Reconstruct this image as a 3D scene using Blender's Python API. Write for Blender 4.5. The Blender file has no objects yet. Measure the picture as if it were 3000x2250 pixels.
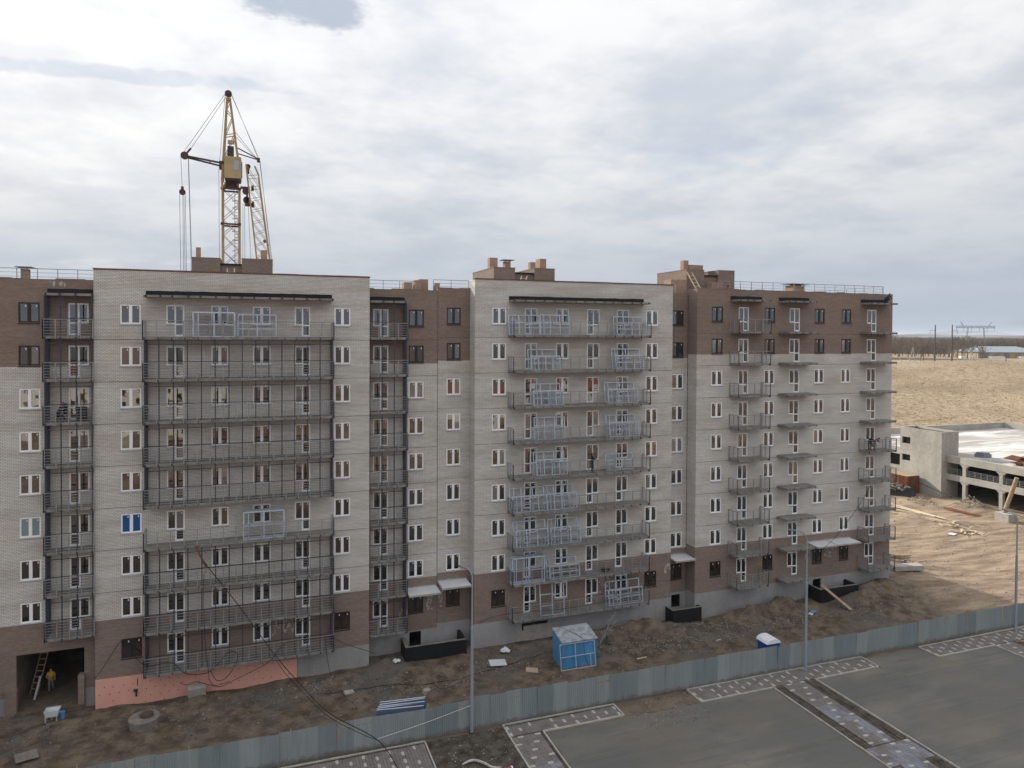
import bpy, bmesh, math, random
from mathutils import Vector, Matrix, noise
random.seed(7)
R = math.radians
scene = bpy.context.scene

# ------------------------------------------------------------------ camera
cam_d = bpy.data.cameras.new('camera')
cam = bpy.data.objects.new('camera', cam_d)
scene.collection.objects.link(cam)
scene.camera = cam
YAW, PIT, ROL = 0.3422, 0.0161, 0.0049
CAM = Vector((0.0, -56.96, 26.5))
_f = Vector((math.sin(YAW) * math.cos(PIT), math.cos(YAW) * math.cos(PIT), -math.sin(PIT)))
_r0 = Vector((math.cos(YAW), -math.sin(YAW), 0))
_u0 = _r0.cross(_f)
_r = _r0 * math.cos(ROL) + _u0 * math.sin(ROL)
_u = _u0 * math.cos(ROL) - _r0 * math.sin(ROL)
cam.matrix_world = Matrix(((_r.x, _u.x, -_f.x, CAM.x), (_r.y, _u.y, -_f.y, CAM.y), (_r.z, _u.z, -_f.z, CAM.z), (0, 0, 0, 1)))
cam_d.sensor_width = 36.0
cam_d.lens = 36.0 * 2080 / 3000
cam_d.shift_y = (1012.57 - 1125) / 3000
cam_d.clip_start = 0.5
cam_d.clip_end = 20000

# ------------------------------------------------------------------ sky, sun, exposure
SUN_DIR = Vector((-0.42, 1.0, 0.52)).normalized()
SUN_EL = math.asin(SUN_DIR.z)
SUN_AZ = math.atan2(SUN_DIR.x, SUN_DIR.y)
world = bpy.data.worlds.new('World')
scene.world = world
world.use_nodes = True
wn = world.node_tree
wn.nodes.clear()


def N(nt, typ, **kw):
    n = nt.nodes.new(typ)
    for k, v in kw.items():
        if k.startswith('i_'):
            n.inputs[int(k[2:]) if k[2:].isdigit() else k[2:]].default_value = v
        else:
            setattr(n, k, v)
    return n


def lk(nt, a, b):
    nt.links.new(a, b)


def math_n(nt, op, a, b=None, clamp=False):
    n = nt.nodes.new('ShaderNodeMath')
    n.operation = op
    n.use_clamp = clamp
    for i, v in enumerate((a, b)):
        if v is None:
            continue
        if isinstance(v, (int, float)):
            n.inputs[i].default_value = v
        else:
            nt.links.new(v, n.inputs[i])
    return n.outputs[0]


def mixc(nt, fac, a, b, typ='MIX'):
    n = nt.nodes.new('ShaderNodeMix')
    n.data_type = 'RGBA'
    n.blend_type = typ
    for i, v in ((0, fac), (6, a), (7, b)):
        if isinstance(v, (int, float)):
            n.inputs[i].default_value = v
        elif isinstance(v, (tuple, list)):
            n.inputs[i].default_value = tuple(v) + ((1,) if len(v) == 3 else ())
        else:
            nt.links.new(v, n.inputs[i])
    return n.outputs[2]


def smooth_n(nt, v, lo, hi):
    n = nt.nodes.new('ShaderNodeMapRange')
    n.interpolation_type = 'SMOOTHSTEP'
    n.inputs[1].default_value = lo
    n.inputs[2].default_value = hi
    if isinstance(v, (int, float)):
        n.inputs[0].default_value = v
    else:
        nt.links.new(v, n.inputs[0])
    return n.outputs[0]


def noise_n(nt, vec, scale, detail=4, rough=0.55, dist=0.0):
    n = nt.nodes.new('ShaderNodeTexNoise')
    n.inputs['Scale'].default_value = scale
    n.inputs['Detail'].default_value = detail
    n.inputs['Roughness'].default_value = rough
    n.inputs['Distortion'].default_value = dist
    if vec is not None:
        nt.links.new(vec, n.inputs['Vector'])
    return n.outputs[0]


sky = N(wn, 'ShaderNodeTexSky', sky_type='NISHITA', sun_disc=False, sun_elevation=SUN_EL, sun_rotation=SUN_AZ,
        altitude=200.0, air_density=1.0, dust_density=1.5, ozone_density=1.0)
tc = N(wn, 'ShaderNodeTexCoord')
sx = N(wn, 'ShaderNodeSeparateXYZ')
lk(wn, tc.outputs['Generated'], sx.inputs[0])
zz = math_n(wn, 'ADD', math_n(wn, 'MAXIMUM', sx.outputs[2], 0.0), 0.16)
cp = N(wn, 'ShaderNodeCombineXYZ')
lk(wn, math_n(wn, 'DIVIDE', sx.outputs[0], zz), cp.inputs[0])
lk(wn, math_n(wn, 'DIVIDE', sx.outputs[1], zz), cp.inputs[1])
n1 = noise_n(wn, cp.outputs[0], 0.8, 4, 0.55)
n2 = noise_n(wn, cp.outputs[0], 2.1, 5, 0.62)
cover = smooth_n(wn, n1, 0.24, 0.44)
shade = smooth_n(wn, math_n(wn, 'ADD', math_n(wn, 'MULTIPLY', n2, 0.6), math_n(wn, 'MULTIPLY', n1, 0.4)), 0.36, 0.60)
CLOUD_DARK, CLOUD_LIGHT = (5.0, 5.2, 5.55), (7.15, 7.1, 6.95)
ccol = mixc(wn, shade, CLOUD_DARK, CLOUD_LIGHT)
skyb = mixc(wn, 1.0, sky.outputs[0], (0.85, 0.9, 1.0), 'MULTIPLY')
ccol = mixc(wn, 0.10, ccol, skyb)
# an overcast sky is brightest overhead and pale blue-grey low over the horizon
lift = N(wn, 'ShaderNodeMapRange')
lift.inputs[3].default_value, lift.inputs[4].default_value = 0.93, 1.75  # overhead boost, out of view, added to light the shaded facade
lk(wn, sx.outputs[2], lift.inputs[0])
vm = N(wn, 'ShaderNodeVectorMath', operation='SCALE')
lk(wn, ccol, vm.inputs[0])
lk(wn, lift.outputs[0], vm.inputs[3])
low = smooth_n(wn, sx.outputs[2], -0.02, 0.26)
ccol3 = mixc(wn, low, (3.8, 4.35, 5.2), vm.outputs[0])
# torn blue-grey cloud and a thin gap high on the left
TORN = noise_n(wn, cp.outputs[0], 9.0, 4, 0.62)


def blob(cx, cy, rx, ry):
    ax = math_n(wn, 'DIVIDE', math_n(wn, 'SUBTRACT', math_n(wn, 'DIVIDE', sx.outputs[0], zz), cx), rx)
    ay = math_n(wn, 'DIVIDE', math_n(wn, 'SUBTRACT', math_n(wn, 'DIVIDE', sx.outputs[1], zz), cy), ry)
    q = math_n(wn, 'ADD', math_n(wn, 'MULTIPLY', ax, ax), math_n(wn, 'MULTIPLY', ay, ay))
    torn = math_n(wn, 'MULTIPLY', math_n(wn, 'SUBTRACT', TORN, 0.5), 3.6)
    return smooth_n(wn, math_n(wn, 'ADD', q, torn), 1.25, 0.2)
blob1 = blob(0.10, 1.63, 0.15, 0.085)
blob2 = blob(-0.32, 2.035, 0.42, 0.05)
tot = mixc(wn, cover, mixc(wn, 0.55, skyb, ccol3), ccol3)
tot = mixc(wn, math_n(wn, 'MULTIPLY', blob1, 0.8), tot, (3.7, 4.3, 5.4))
tot = mixc(wn, math_n(wn, 'MULTIPLY', blob2, 0.4), tot, (4.4, 5.2, 6.5))
bg = N(wn, 'ShaderNodeBackground')
bg.inputs[1].default_value = 0.1
lk(wn, tot, bg.inputs[0])
world.cycles.sampling_method = 'MANUAL'
world.cycles.sample_map_resolution = 256
wo = N(wn, 'ShaderNodeOutputWorld')
lk(wn, bg.outputs[0], wo.inputs[0])

sun_d = bpy.data.lights.new('sun', 'SUN')
sun_d.energy = 5.0
sun_d.angle = R(1.2)
sun_d.color = (1.0, 0.93, 0.82)
sun = bpy.data.objects.new('sun', sun_d)
scene.collection.objects.link(sun)
sun.rotation_euler = (-SUN_DIR).to_track_quat('-Z', 'Y').to_euler()
vs = scene.view_settings
vs.view_transform = 'Standard'
vs.look = 'None'
vs.exposure = 0.22
vs.gamma = 1.0
vs.use_curve_mapping = False
scene.render.engine = 'CYCLES'
scene.cycles.max_bounces = 4
scene.cycles.diffuse_bounces = 2
scene.cycles.glossy_bounces = 3
scene.cycles.transmission_bounces = 2
scene.cycles.volume_bounces = 0
scene.cycles.use_denoising = True
scene.cycles.caustics_reflective = False
scene.cycles.caustics_refractive = False

# ------------------------------------------------------------------ helpers
COL = scene.collection
WL = {}


class MB:
    """collects world-space geometry and links it as one mesh object"""

    def __init__(s):
        s.v = []
        s.f = []
        s.m = []
        s.cur = 0

    def face(s, pts):
        b = len(s.v)
        s.v += [tuple(p) for p in pts]
        s.f.append(tuple(range(b, b + len(pts))))
        s.m.append(s.cur)

    def box(s, x0, x1, y0, y1, z0, z1, skip=''):
        b = len(s.v)
        s.v += [(x0, y0, z0), (x1, y0, z0), (x1, y1, z0), (x0, y1, z0), (x0, y0, z1), (x1, y0, z1), (x1, y1, z1), (x0, y1, z1)]
        fs = {'b': (0, 3, 2, 1), 't': (4, 5, 6, 7), 'f': (0, 1, 5, 4), 'r': (1, 2, 6, 5), 'k': (2, 3, 7, 6), 'l': (3, 0, 4, 7)}
        for k, q in fs.items():
            if k not in skip:
                s.f.append(tuple(b + i for i in q))
                s.m.append(s.cur)
        return s

    def obox(s, c, ax, ay, az):
        """oriented box: centre and three half-axis vectors"""
        c = Vector(c); ax = Vector(ax); ay = Vector(ay); az = Vector(az)
        b = len(s.v)
        for sz in (-1, 1):
            for sx_, sy in ((-1, -1), (1, -1), (1, 1), (-1, 1)):
                s.v.append(tuple(c + ax * sx_ + ay * sy + az * sz))
        for q in ((0, 3, 2, 1), (4, 5, 6, 7), (0, 1, 5, 4), (1, 2, 6, 5), (2, 3, 7, 6), (3, 0, 4, 7)):
            s.f.append(tuple(b + i for i in q))
            s.m.append(s.cur)
        return s

    def bar(s, p, q, w, h=None):
        """square bar between two points"""
        p = Vector(p); q = Vector(q)
        h = h or w
        d = (q - p)
        L = d.length
        if L < 1e-6:
            return s
        d /= L
        ref = Vector((0, 0, 1)) if abs(d.z) < 0.95 else Vector((0, 1, 0))
        a = d.cross(ref).normalized()
        b2 = a.cross(d).normalized()
        return s.obox((p + q) / 2, a * w / 2, d * L / 2, b2 * h / 2)

    def tube(s, pts, r, n=6, cap=True):
        pts = [Vector(p) for p in pts]
        if not isinstance(r, (list, tuple)):
            r = [r] * len(pts)
        b0 = len(s.v)
        for i, p in enumerate(pts):
            d = (pts[min(i + 1, len(pts) - 1)] - pts[max(i - 1, 0)])
            d = d.normalized() if d.length > 1e-9 else Vector((0, 0, 1))
            ref = Vector((0, 0, 1)) if abs(d.z) < 0.9 else Vector((1, 0, 0))
            a = d.cross(ref).normalized()
            c = a.cross(d).normalized()
            for k in range(n):
                t = 2 * math.pi * k / n
                s.v.append(tuple(p + (a * math.cos(t) + c * math.sin(t)) * r[i]))
        for i in range(len(pts) - 1):
            for k in range(n):
                k2 = (k + 1) % n
                s.f.append((b0 + i * n + k, b0 + i * n + k2, b0 + (i + 1) * n + k2, b0 + (i + 1) * n + k))
                s.m.append(s.cur)
        if cap:
            s.f.append(tuple(b0 + k for k in range(n)))
            e = b0 + (len(pts) - 1) * n
            s.f.append(tuple(e + k for k in reversed(range(n))))
            s.m += [s.cur, s.cur]
        return s

    def cyl(s, c, axis, r, h, n=16, r2=None):
        c = Vector(c); axis = Vector(axis).normalized()
        return s.tube([c - axis * h / 2, c + axis * h / 2], [r, r2 if r2 is not None else r], n)

    def prism(s, poly, z0, z1):
        n = len(poly)
        b = len(s.v)
        s.v += [(x, y, z0) for x, y in poly] + [(x, y, z1) for x, y in poly]
        s.f.append(tuple(b + i for i in reversed(range(n))))
        s.f.append(tuple(b + n + i for i in range(n)))
        s.m += [s.cur, s.cur]
        for i in range(n):
            j = (i + 1) % n
            s.f.append((b + i, b + j, b + n + j, b + n + i))
            s.m.append(s.cur)
        return s

    def rock(s, c, r, sq=0.7):
        """rough stone: jittered octahedron"""
        b = len(s.v)
        for d in ((1, 0, 0), (-1, 0, 0), (0, 1, 0), (0, -1, 0), (0, 0, 1), (0, 0, -1)):
            j = [random.uniform(0.6, 1.3) for _ in range(3)]
            s.v.append((c[0] + d[0] * r * j[0] + random.uniform(-.3, .3) * r, c[1] + d[1] * r * j[1] + random.uniform(-.3, .3) * r,
                        c[2] + d[2] * r * sq * j[2]))
        for q in ((0, 2, 4), (2, 1, 4), (1, 3, 4), (3, 0, 4), (2, 0, 5), (1, 2, 5), (3, 1, 5), (0, 3, 5)):
            s.f.append(tuple(b + i for i in q))
            s.m.append(s.cur)
        return s

    def mesh(s, name, mats, off=(0, 0, 0), smooth=False):
        me = bpy.data.meshes.new(name)
        me.from_pydata([(v[0] - off[0], v[1] - off[1], v[2] - off[2]) for v in s.v], [], s.f)
        if not isinstance(mats, (list, tuple)):
            mats = [mats]
        for m in mats:
            me.materials.append(m)
        if len(mats) > 1:
            me.polygons.foreach_set('material_index', s.m)
        if smooth:
            me.polygons.foreach_set('use_smooth', [True] * len(me.polygons))
        me.update()
        return me

    def build(s, name, mats, parent=None, at=None, smooth=False):
        """world-space geometry; at = the object's own origin (base of the thing)"""
        base = WL[parent] if parent is not None else Vector((0, 0, 0))
        org = Vector(at) if at is not None else base.copy()
        o = bpy.data.objects.new(name, s.mesh(name, mats, org, smooth))
        COL.objects.link(o)
        if parent is not None:
            o.parent = parent
        o.location = org - base
        WL[o] = org
        return o


def put(name, me, parent, loc, rot=(0, 0, 0), scale=None):
    """an instance of shared mesh data at a world location"""
    o = bpy.data.objects.new(name, me)
    COL.objects.link(o)
    base = WL[parent] if parent is not None else Vector((0, 0, 0))
    if parent is not None:
        o.parent = parent
    o.location = Vector(loc) - base
    o.rotation_euler = rot
    if scale:
        o.scale = scale
    WL[o] = Vector(loc)
    return o


def tag(o, label=None, cat=None, group=None, kind=None):
    if label:
        o['label'] = label
    if cat:
        o['category'] = cat
    if group:
        o['group'] = group
    if kind:
        o['kind'] = kind
    return o


def thing(name, label, cat, loc, group=None, rz=0):
    o = bpy.data.objects.new(name, None)
    COL.objects.link(o)
    o.empty_display_size = 0.3
    o.location = loc
    o.rotation_euler = (0, 0, rz)
    WL[o] = Vector(loc)
    return tag(o, label, cat, group)


def copy_tree(o, parent=None):
    c = o.copy()
    COL.objects.link(c)
    c.parent = parent
    for ch in list(o.children):
        copy_tree(ch, c)
    return c


# ------------------------------------------------------------------ materials
def new_mat(name):
    m = bpy.data.materials.new(name)
    m.use_nodes = True
    nt = m.node_tree
    b = nt.nodes['Principled BSDF']
    return m, nt, b


def objpos(nt, obj=False):
    if obj:
        t = nt.nodes.new('ShaderNodeTexCoord')
        return t.outputs['Object']
    g = nt.nodes.new('ShaderNodeNewGeometry')
    return g.outputs['Position']


def pm(name, col, rough=0.8, var=0.25, scale=2.0, metal=0.0, bump=0.0, bscale=20.0, spec=0.3, col2=None, obj=False, streak=None):
    """surface with uneven colour: base colour broken up by two sizes of noise"""
    m, nt, b = new_mat(name)
    p = objpos(nt, obj)
    if streak:
        mp = N(nt, 'ShaderNodeMapping')
        mp.inputs['Scale'].default_value = streak
        lk(nt, p, mp.inputs[0])
        pv = mp.outputs[0]
    else:
        pv = p
    a = noise_n(nt, pv, scale, 5, 0.6)
    c = noise_n(nt, p, scale * 7.3, 3, 0.6)
    f = math_n(nt, 'ADD', math_n(nt, 'MULTIPLY', a, 0.65), math_n(nt, 'MULTIPLY', c, 0.35))
    f = smooth_n(nt, f, 0.3, 0.7)
    c1 = tuple(max(0, x * (1 - var)) for x in col)
    c2 = col2 or tuple(min(1, x * (1 + var)) for x in col)
    lk(nt, mixc(nt, f, c1, c2), b.inputs['Base Color'])
    b.inputs['Roughness'].default_value = rough
    b.inputs['Metallic'].default_value = metal
    b.inputs['Specular IOR Level'].default_value = spec
    if bump:
        bn = N(nt, 'ShaderNodeBump')
        bn.inputs['Strength'].default_value = bump
        bn.inputs['Distance'].default_value = 0.05
        lk(nt, noise_n(nt, p, bscale, 4, 0.6), bn.inputs['Height'])
        lk(nt, bn.outputs[0], b.inputs['Normal'])
    return m


def brick_mat(name, c1, c2, mortar, stain=(0.6, 0.55, 0.5), warm=None, msize=0.012, bumps=0.5, patch=0.25):
    m, nt, b = new_mat(name)
    p = objpos(nt)
    s = N(nt, 'ShaderNodeSeparateXYZ')
    lk(nt, p, s.inputs[0])
    cb = N(nt, 'ShaderNodeCombineXYZ')
    lk(nt, math_n(nt, 'ADD', s.outputs[0], s.outputs[1]), cb.inputs[0])
    lk(nt, s.outputs[2], cb.inputs[1])
    br = N(nt, 'ShaderNodeTexBrick')
    br.inputs['Scale'].default_value = 1.0
    br.inputs['Brick Width'].default_value = 0.26
    br.inputs['Row Height'].default_value = 0.10
    br.inputs['Mortar Size'].default_value = msize
    br.inputs['Mortar Smooth'].default_value = 0.1
    br.inputs['Bias'].default_value = -0.1
    br.inputs['Color1'].default_value = tuple(c1) + (1,)
    br.inputs['Color2'].default_value = tuple(c2) + (1,)
    br.inputs['Mortar'].default_value = tuple(mortar) + (1,)
    lk(nt, cb.outputs[0], br.inputs['Vector'])
    # large uneven patches of batch colour and grime
    mp = N(nt, 'ShaderNodeMapping')
    mp.inputs['Scale'].default_value = (0.5, 1.6, 1)
    lk(nt, cb.outputs[0], mp.inputs[0])
    a = smooth_n(nt, noise_n(nt, mp.outputs[0], 0.55, 6, 0.62), 0.35, 0.72)
    col = mixc(nt, math_n(nt, 'MULTIPLY', a, patch), br.outputs[0], mixc(nt, 1.0, br.outputs[0], stain, 'MULTIPLY'))
    if warm:
        w = smooth_n(nt, noise_n(nt, mp.outputs[0], 0.33, 3, 0.5), 0.5, 0.7)
        col = mixc(nt, math_n(nt, 'MULTIPLY', w, 0.5), col, mixc(nt, 1.0, col, warm, 'MULTIPLY'))
    # thin courses that differ a little
    mp2 = N(nt, 'ShaderNodeMapping')
    mp2.inputs['Scale'].default_value = (0.25, 10.0, 1)
    lk(nt, cb.outputs[0], mp2.inputs[0])
    st = noise_n(nt, mp2.outputs[0], 1.0, 3, 0.5)
    col = mixc(nt, math_n(nt, 'MULTIPLY', smooth_n(nt, st, 0.4, 0.75), 0.18), col, (0.12, 0.09, 0.075))
    lk(nt, col, b.inputs['Base Color'])
    b.inputs['Roughness'].default_value = 0.9
    b.inputs['Specular IOR Level'].default_value = 0.15
    bn = N(nt, 'ShaderNodeBump')
    bn.inputs['Strength'].default_value = bumps
    bn.inputs['Distance'].default_value = 0.012
    bn.invert = True
    lk(nt, br.outputs[1], bn.inputs['Height'])
    lk(nt, bn.outputs[0], b.inputs['Normal'])
    return m


M = {}
M['brick_white'] = brick_mat('white_brick', (0.74, 0.72, 0.685), (0.65, 0.63, 0.595), (0.25, 0.235, 0.22), warm=(0.93, 0.85, 0.765), msize=0.011, patch=0.5)
M['brick_brown'] = brick_mat('brown_brick', (0.30, 0.222, 0.182), (0.235, 0.172, 0.142), (0.20, 0.17, 0.15), stain=(0.72, 0.68, 0.66), msize=0.011, patch=0.4)
M['brick_red'] = brick_mat('orange_brick', (0.46, 0.27, 0.19), (0.36, 0.20, 0.14), (0.34, 0.29, 0.25), msize=0.014)
M['plinth'] = pm('plinth_render', (0.30, 0.295, 0.295), 0.9, 0.14, 0.7, bump=0.2, bscale=12, streak=(1, 1, 0.35))
M['concrete'] = pm('concrete', (0.36, 0.34, 0.31), 0.9, 0.22, 1.5, bump=0.25, bscale=14)
M['concrete_pale'] = pm('pale_concrete', (0.345, 0.33, 0.295), 0.9, 0.22, 0.35, bump=0.15, bscale=6, streak=(1, 1, 0.4))
M['slab'] = pm('slab_concrete', (0.22, 0.21, 0.197), 0.9, 0.3, 1.2)
M['white_pvc'] = pm('white_pvc', (0.90, 0.90, 0.91), 0.4, 0.05, 3)
M['dark_pvc'] = pm('dark_brown_pvc', (0.030, 0.022, 0.020), 0.45, 0.2, 3)
M['sill'] = pm('zinc_sill', (0.42, 0.44, 0.48), 0.5, 0.1, 3, metal=0.3)
M['rail'] = pm('grey_painted_steel', (0.29, 0.30, 0.32), 0.5, 0.15, 3, metal=0.35)
M['upright'] = pm('dark_blue_grey_steel', (0.05, 0.054, 0.072), 0.55, 0.2, 3, metal=0.2)
M['zincframe'] = pm('galvanised_steel', (0.49, 0.555, 0.65), 0.45, 0.15, 3, metal=0.3)
M['felt'] = pm('black_roofing_felt', (0.012, 0.012, 0.015), 0.75, 0.3, 6, bump=0.4, bscale=9)
M['coping'] = pm('dark_red_coping', (0.15, 0.07, 0.06), 0.7, 0.35, 1.5)
M['plaster_patch'] = pm('lime_streak', (0.42, 0.38, 0.35), 0.9, 0.3, 4)
M['bitumen'] = pm('black_bitumen', (0.010, 0.010, 0.012), 0.65, 0.4, 2.5, bump=0.3, bscale=5)
M['pink'] = pm('pink_insulation', (0.70, 0.36, 0.29), 0.8, 0.06, 0.8)
M['sticker'] = pm('white_sticker', (0.75, 0.75, 0.74), 0.6, 0.03, 3)
M['wood'] = pm('weathered_wood', (0.34, 0.25, 0.16), 0.85, 0.3, 3, streak=(1, 1, 1))
M['wood_pale'] = pm('pale_timber', (0.56, 0.46, 0.33), 0.85, 0.25, 2)
M['cable'] = pm('black_cable', (0.012, 0.012, 0.014), 0.6, 0.2, 5)
M['rope_white'] = pm('pale_rope', (0.55, 0.56, 0.58), 0.8, 0.1, 5)
M['crane_yellow'] = pm('crane_ochre_paint', (0.36, 0.245, 0.10), 0.6, 0.25, 1.2)
M['crane_dark'] = pm('crane_maroon_paint', (0.075, 0.035, 0.035), 0.6, 0.3, 1.2)
M['crane_cab'] = pm('crane_cab_cream', (0.42, 0.31, 0.17), 0.6, 0.12, 1.0)
M['steel_dark'] = pm('dark_steel', (0.045, 0.045, 0.055), 0.5, 0.2, 3, metal=0.3)
M['lamp_post'] = pm('galvanised_lamp_post', (0.33, 0.37, 0.42), 0.5, 0.12, 1.5, metal=0.4, streak=(1, 1, 0.2))
M['kerb'] = pm('kerb_concrete', (0.40, 0.39, 0.36), 0.9, 0.22, 1.5)
M['paver'] = pm('grey_paver', (0.165, 0.15, 0.145), 0.9, 0.25, 1.3)
M['paver2'] = pm('blue_grey_paver', (0.20, 0.20, 0.225), 0.9, 0.25, 1.3)
M['paver_light'] = pm('pale_paver', (0.40, 0.38, 0.36), 0.9, 0.15, 1.3)
M['shed_blue'] = pm('sky_blue_paint', (0.085, 0.28, 0.53), 0.55, 0.2, 0.9, streak=(1, 1, 0.3))
M['shed_roof'] = pm('peeling_grey_roof', (0.30, 0.325, 0.355), 0.8, 0.4, 2.2)
M['toilet_blue'] = pm('toilet_blue_plastic', (0.015, 0.075, 0.32), 0.4, 0.08, 1)
M['white_plastic'] = pm('white_plastic', (0.72, 0.74, 0.78), 0.45, 0.08, 1)
M['rust'] = pm('rusty_steel', (0.17, 0.065, 0.035), 0.85, 0.35, 1.2, streak=(1, 1, 0.3))
M['panel_white'] = pm('pale_sheet', (0.58, 0.60, 0.63), 0.6, 0.1, 1)
M['panel_blue'] = pm('blue_panel_edge', (0.085, 0.125, 0.22), 0.5, 0.1, 1)
M['cardboard'] = pm('cardboard', (0.42, 0.33, 0.23), 0.9, 0.1, 1)
M['iron'] = pm('rusty_iron', (0.10, 0.065, 0.05), 0.8, 0.3, 3)
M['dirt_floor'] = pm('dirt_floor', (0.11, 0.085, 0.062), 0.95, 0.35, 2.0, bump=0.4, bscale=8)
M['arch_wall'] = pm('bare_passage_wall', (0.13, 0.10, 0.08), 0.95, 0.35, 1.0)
M['concrete_dark'] = pm('dirty_concrete', (0.20, 0.185, 0.165), 0.92, 0.3, 1.5, bump=0.3, bscale=10)
M['pole_dark'] = pm('weathered_pole', (0.085, 0.072, 0.06), 0.9, 0.3, 2)
M['dark_hole'] = pm('dark_room', (0.018, 0.016, 0.015), 0.95, 0.3, 2)
M['galv_dark'] = pm('dull_zinc', (0.20, 0.23, 0.26), 0.5, 0.15, 2, metal=0.4)
M['soil_dark'] = pm('dark_topsoil', (0.045, 0.036, 0.027), 0.95, 0.5, 1.6, bump=0.8, bscale=6, col2=(0.12, 0.10, 0.08))
M['asphalt'] = None
M['glass_grey'] = pm('cab_glass', (0.35, 0.38, 0.40), 0.15, 0.1, 1, spec=0.6)
M['red'] = pm('red_paint', (0.45, 0.05, 0.03), 0.5, 0.1, 1)


def glass_mat(name, base, ior=2.35):
    m, nt, b = new_mat(name)
    b.inputs['Base Color'].default_value = tuple(base) + (1,)
    b.inputs['Roughness'].default_value = 0.015
    b.inputs['IOR'].default_value = ior
    bn = N(nt, 'ShaderNodeBump')
    bn.inputs['Strength'].default_value = 0.035
    bn.inputs['Distance'].default_value = 0.05
    lk(nt, noise_n(nt, objpos(nt), 1.3, 1, 0.4), bn.inputs['Height'])
    lk(nt, bn.outputs[0], b.inputs['Normal'])
    return m


M['glass'] = glass_mat('window_glass', (0.012, 0.011, 0.011))
M['glass_b'] = glass_mat('window_glass_room', (0.035, 0.028, 0.022))
M['glass_c'] = glass_mat('window_glass_pale_room', (0.16, 0.155, 0.145))
M['glass_d'] = glass_mat('window_glass_warm_room', (0.13, 0.075, 0.045))
M['glass_film'] = glass_mat('window_blue_film', (0.008, 0.085, 0.27), 1.6)
M['glass_teal'] = glass_mat('window_pale_film', (0.20, 0.28, 0.29), 1.6)


def corrugated(name, col):
    m, nt, b = new_mat(name)
    p = objpos(nt)
    mp = N(nt, 'ShaderNodeMapping')
    mp.inputs['Scale'].default_value = (1, 1, 0.12)
    lk(nt, p, mp.inputs[0])
    a = smooth_n(nt, noise_n(nt, mp.outputs[0], 2.4, 4, 0.6), 0.3, 0.7)
    cc = mixc(nt, a, tuple(c * 0.92 for c in col), tuple(c * 1.06 for c in col))
    sp = N(nt, 'ShaderNodeSeparateXYZ')
    lk(nt, p, sp.inputs[0])
    mud = noise_n(nt, p, 3.0, 4, 0.65)
    spl = smooth_n(nt, math_n(nt, 'ADD', sp.outputs[2], math_n(nt, 'MULTIPLY', mud, -0.9)), 0.0, -0.38)
    cc = mixc(nt, math_n(nt, 'MULTIPLY', spl, 0.7), cc, (0.15, 0.12, 0.095))
    rs = smooth_n(nt, noise_n(nt, p, 0.7, 5, 0.7), 0.66, 0.74)
    cc = mixc(nt, math_n(nt, 'MULTIPLY', rs, 0.35), cc, (0.22, 0.15, 0.10))
    lk(nt, cc, b.inputs['Base Color'])
    b.inputs['Roughness'].default_value = 0.5
    b.inputs['Metallic'].default_value = 0.35
    return m


M['sheet'] = [corrugated('zinc_sheet_%d' % i, c) for i, c in enumerate([(0.29, 0.33, 0.34), (0.33, 0.37, 0.375), (0.25, 0.295, 0.31), (0.31, 0.35, 0.355)])]

# ------------------------------------------------------------------ ground
def sst(a, b, x):
    t = max(0.0, min(1.0, (x - a) / (b - a)))
    return t * t * (3 - 2 * t)


MOUNDS = [(55.2, -3.2, 0.8, 1.6, 0.7), (44.3, -2.0, 1.0, 2.2, 0.9), (47.4, -1.9, 1.25, 1.3, 0.9), (41.5, -2.0, 0.55, 1.8, 0.8), (50.0, -2.6, 0.5, 1.2, 0.8),
          (32.6, -1.2, 0.95, 2.3, 0.8), (29.0, -1.0, 0.45, 2.0, 0.7), (58.0, -2.2, 0.75, 1.8, 1.0), (60.5, -1.6, 0.55, 1.8, 0.9),
          (9.3, -0.9, 0.55, 0.9, 0.8), (13.0, -2.2, 0.25, 2.5, 0.8), (5.5, -1.6, 0.25, 2.0, 0.7), (-8.3, -1.2, 0.35, 1.6, 0.6), (-3.5, -0.9, 0.3, 2.0, 0.5),
          (9.0, -5.0, 0.4, 1.1, 0.8), (12.0, -4.6, -0.45, 2.4, 0.7), (15.5, -3.6, -0.3, 2.0, 0.6), (6.6, -5.3, 0.3, 1.0, 0.7),
          (-12.5, -1.9, 0.4, 1.5, 0.7), (40.0, -4.0, 0.25, 2.0, 0.7), (36.6, -2.6, 0.45, 1.6, 0.8), (22.6, -0.9, 0.3, 2.2, 0.6),
          (-9.0, -5.0, 0.2, 2.0, 1.0), (18.6, -0.9, 0.2, 1.5, 0.6),
          (88.3, 20.2, 0.9, 3.2, 1.4), (92.0, 15.0, 0.7, 3.0, 1.3), (104.2, 22.5, 0.9, 2.4, 2.6), (97.0, 28.0, 0.5, 3.0, 2.0), (84.0, 25.0, 0.8, 3, 1.5),
          (69.0, 4.0, 0.3, 2.5, 1.6), (78.0, 14.0, 0.5, 4.0, 1.2)]


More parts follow.
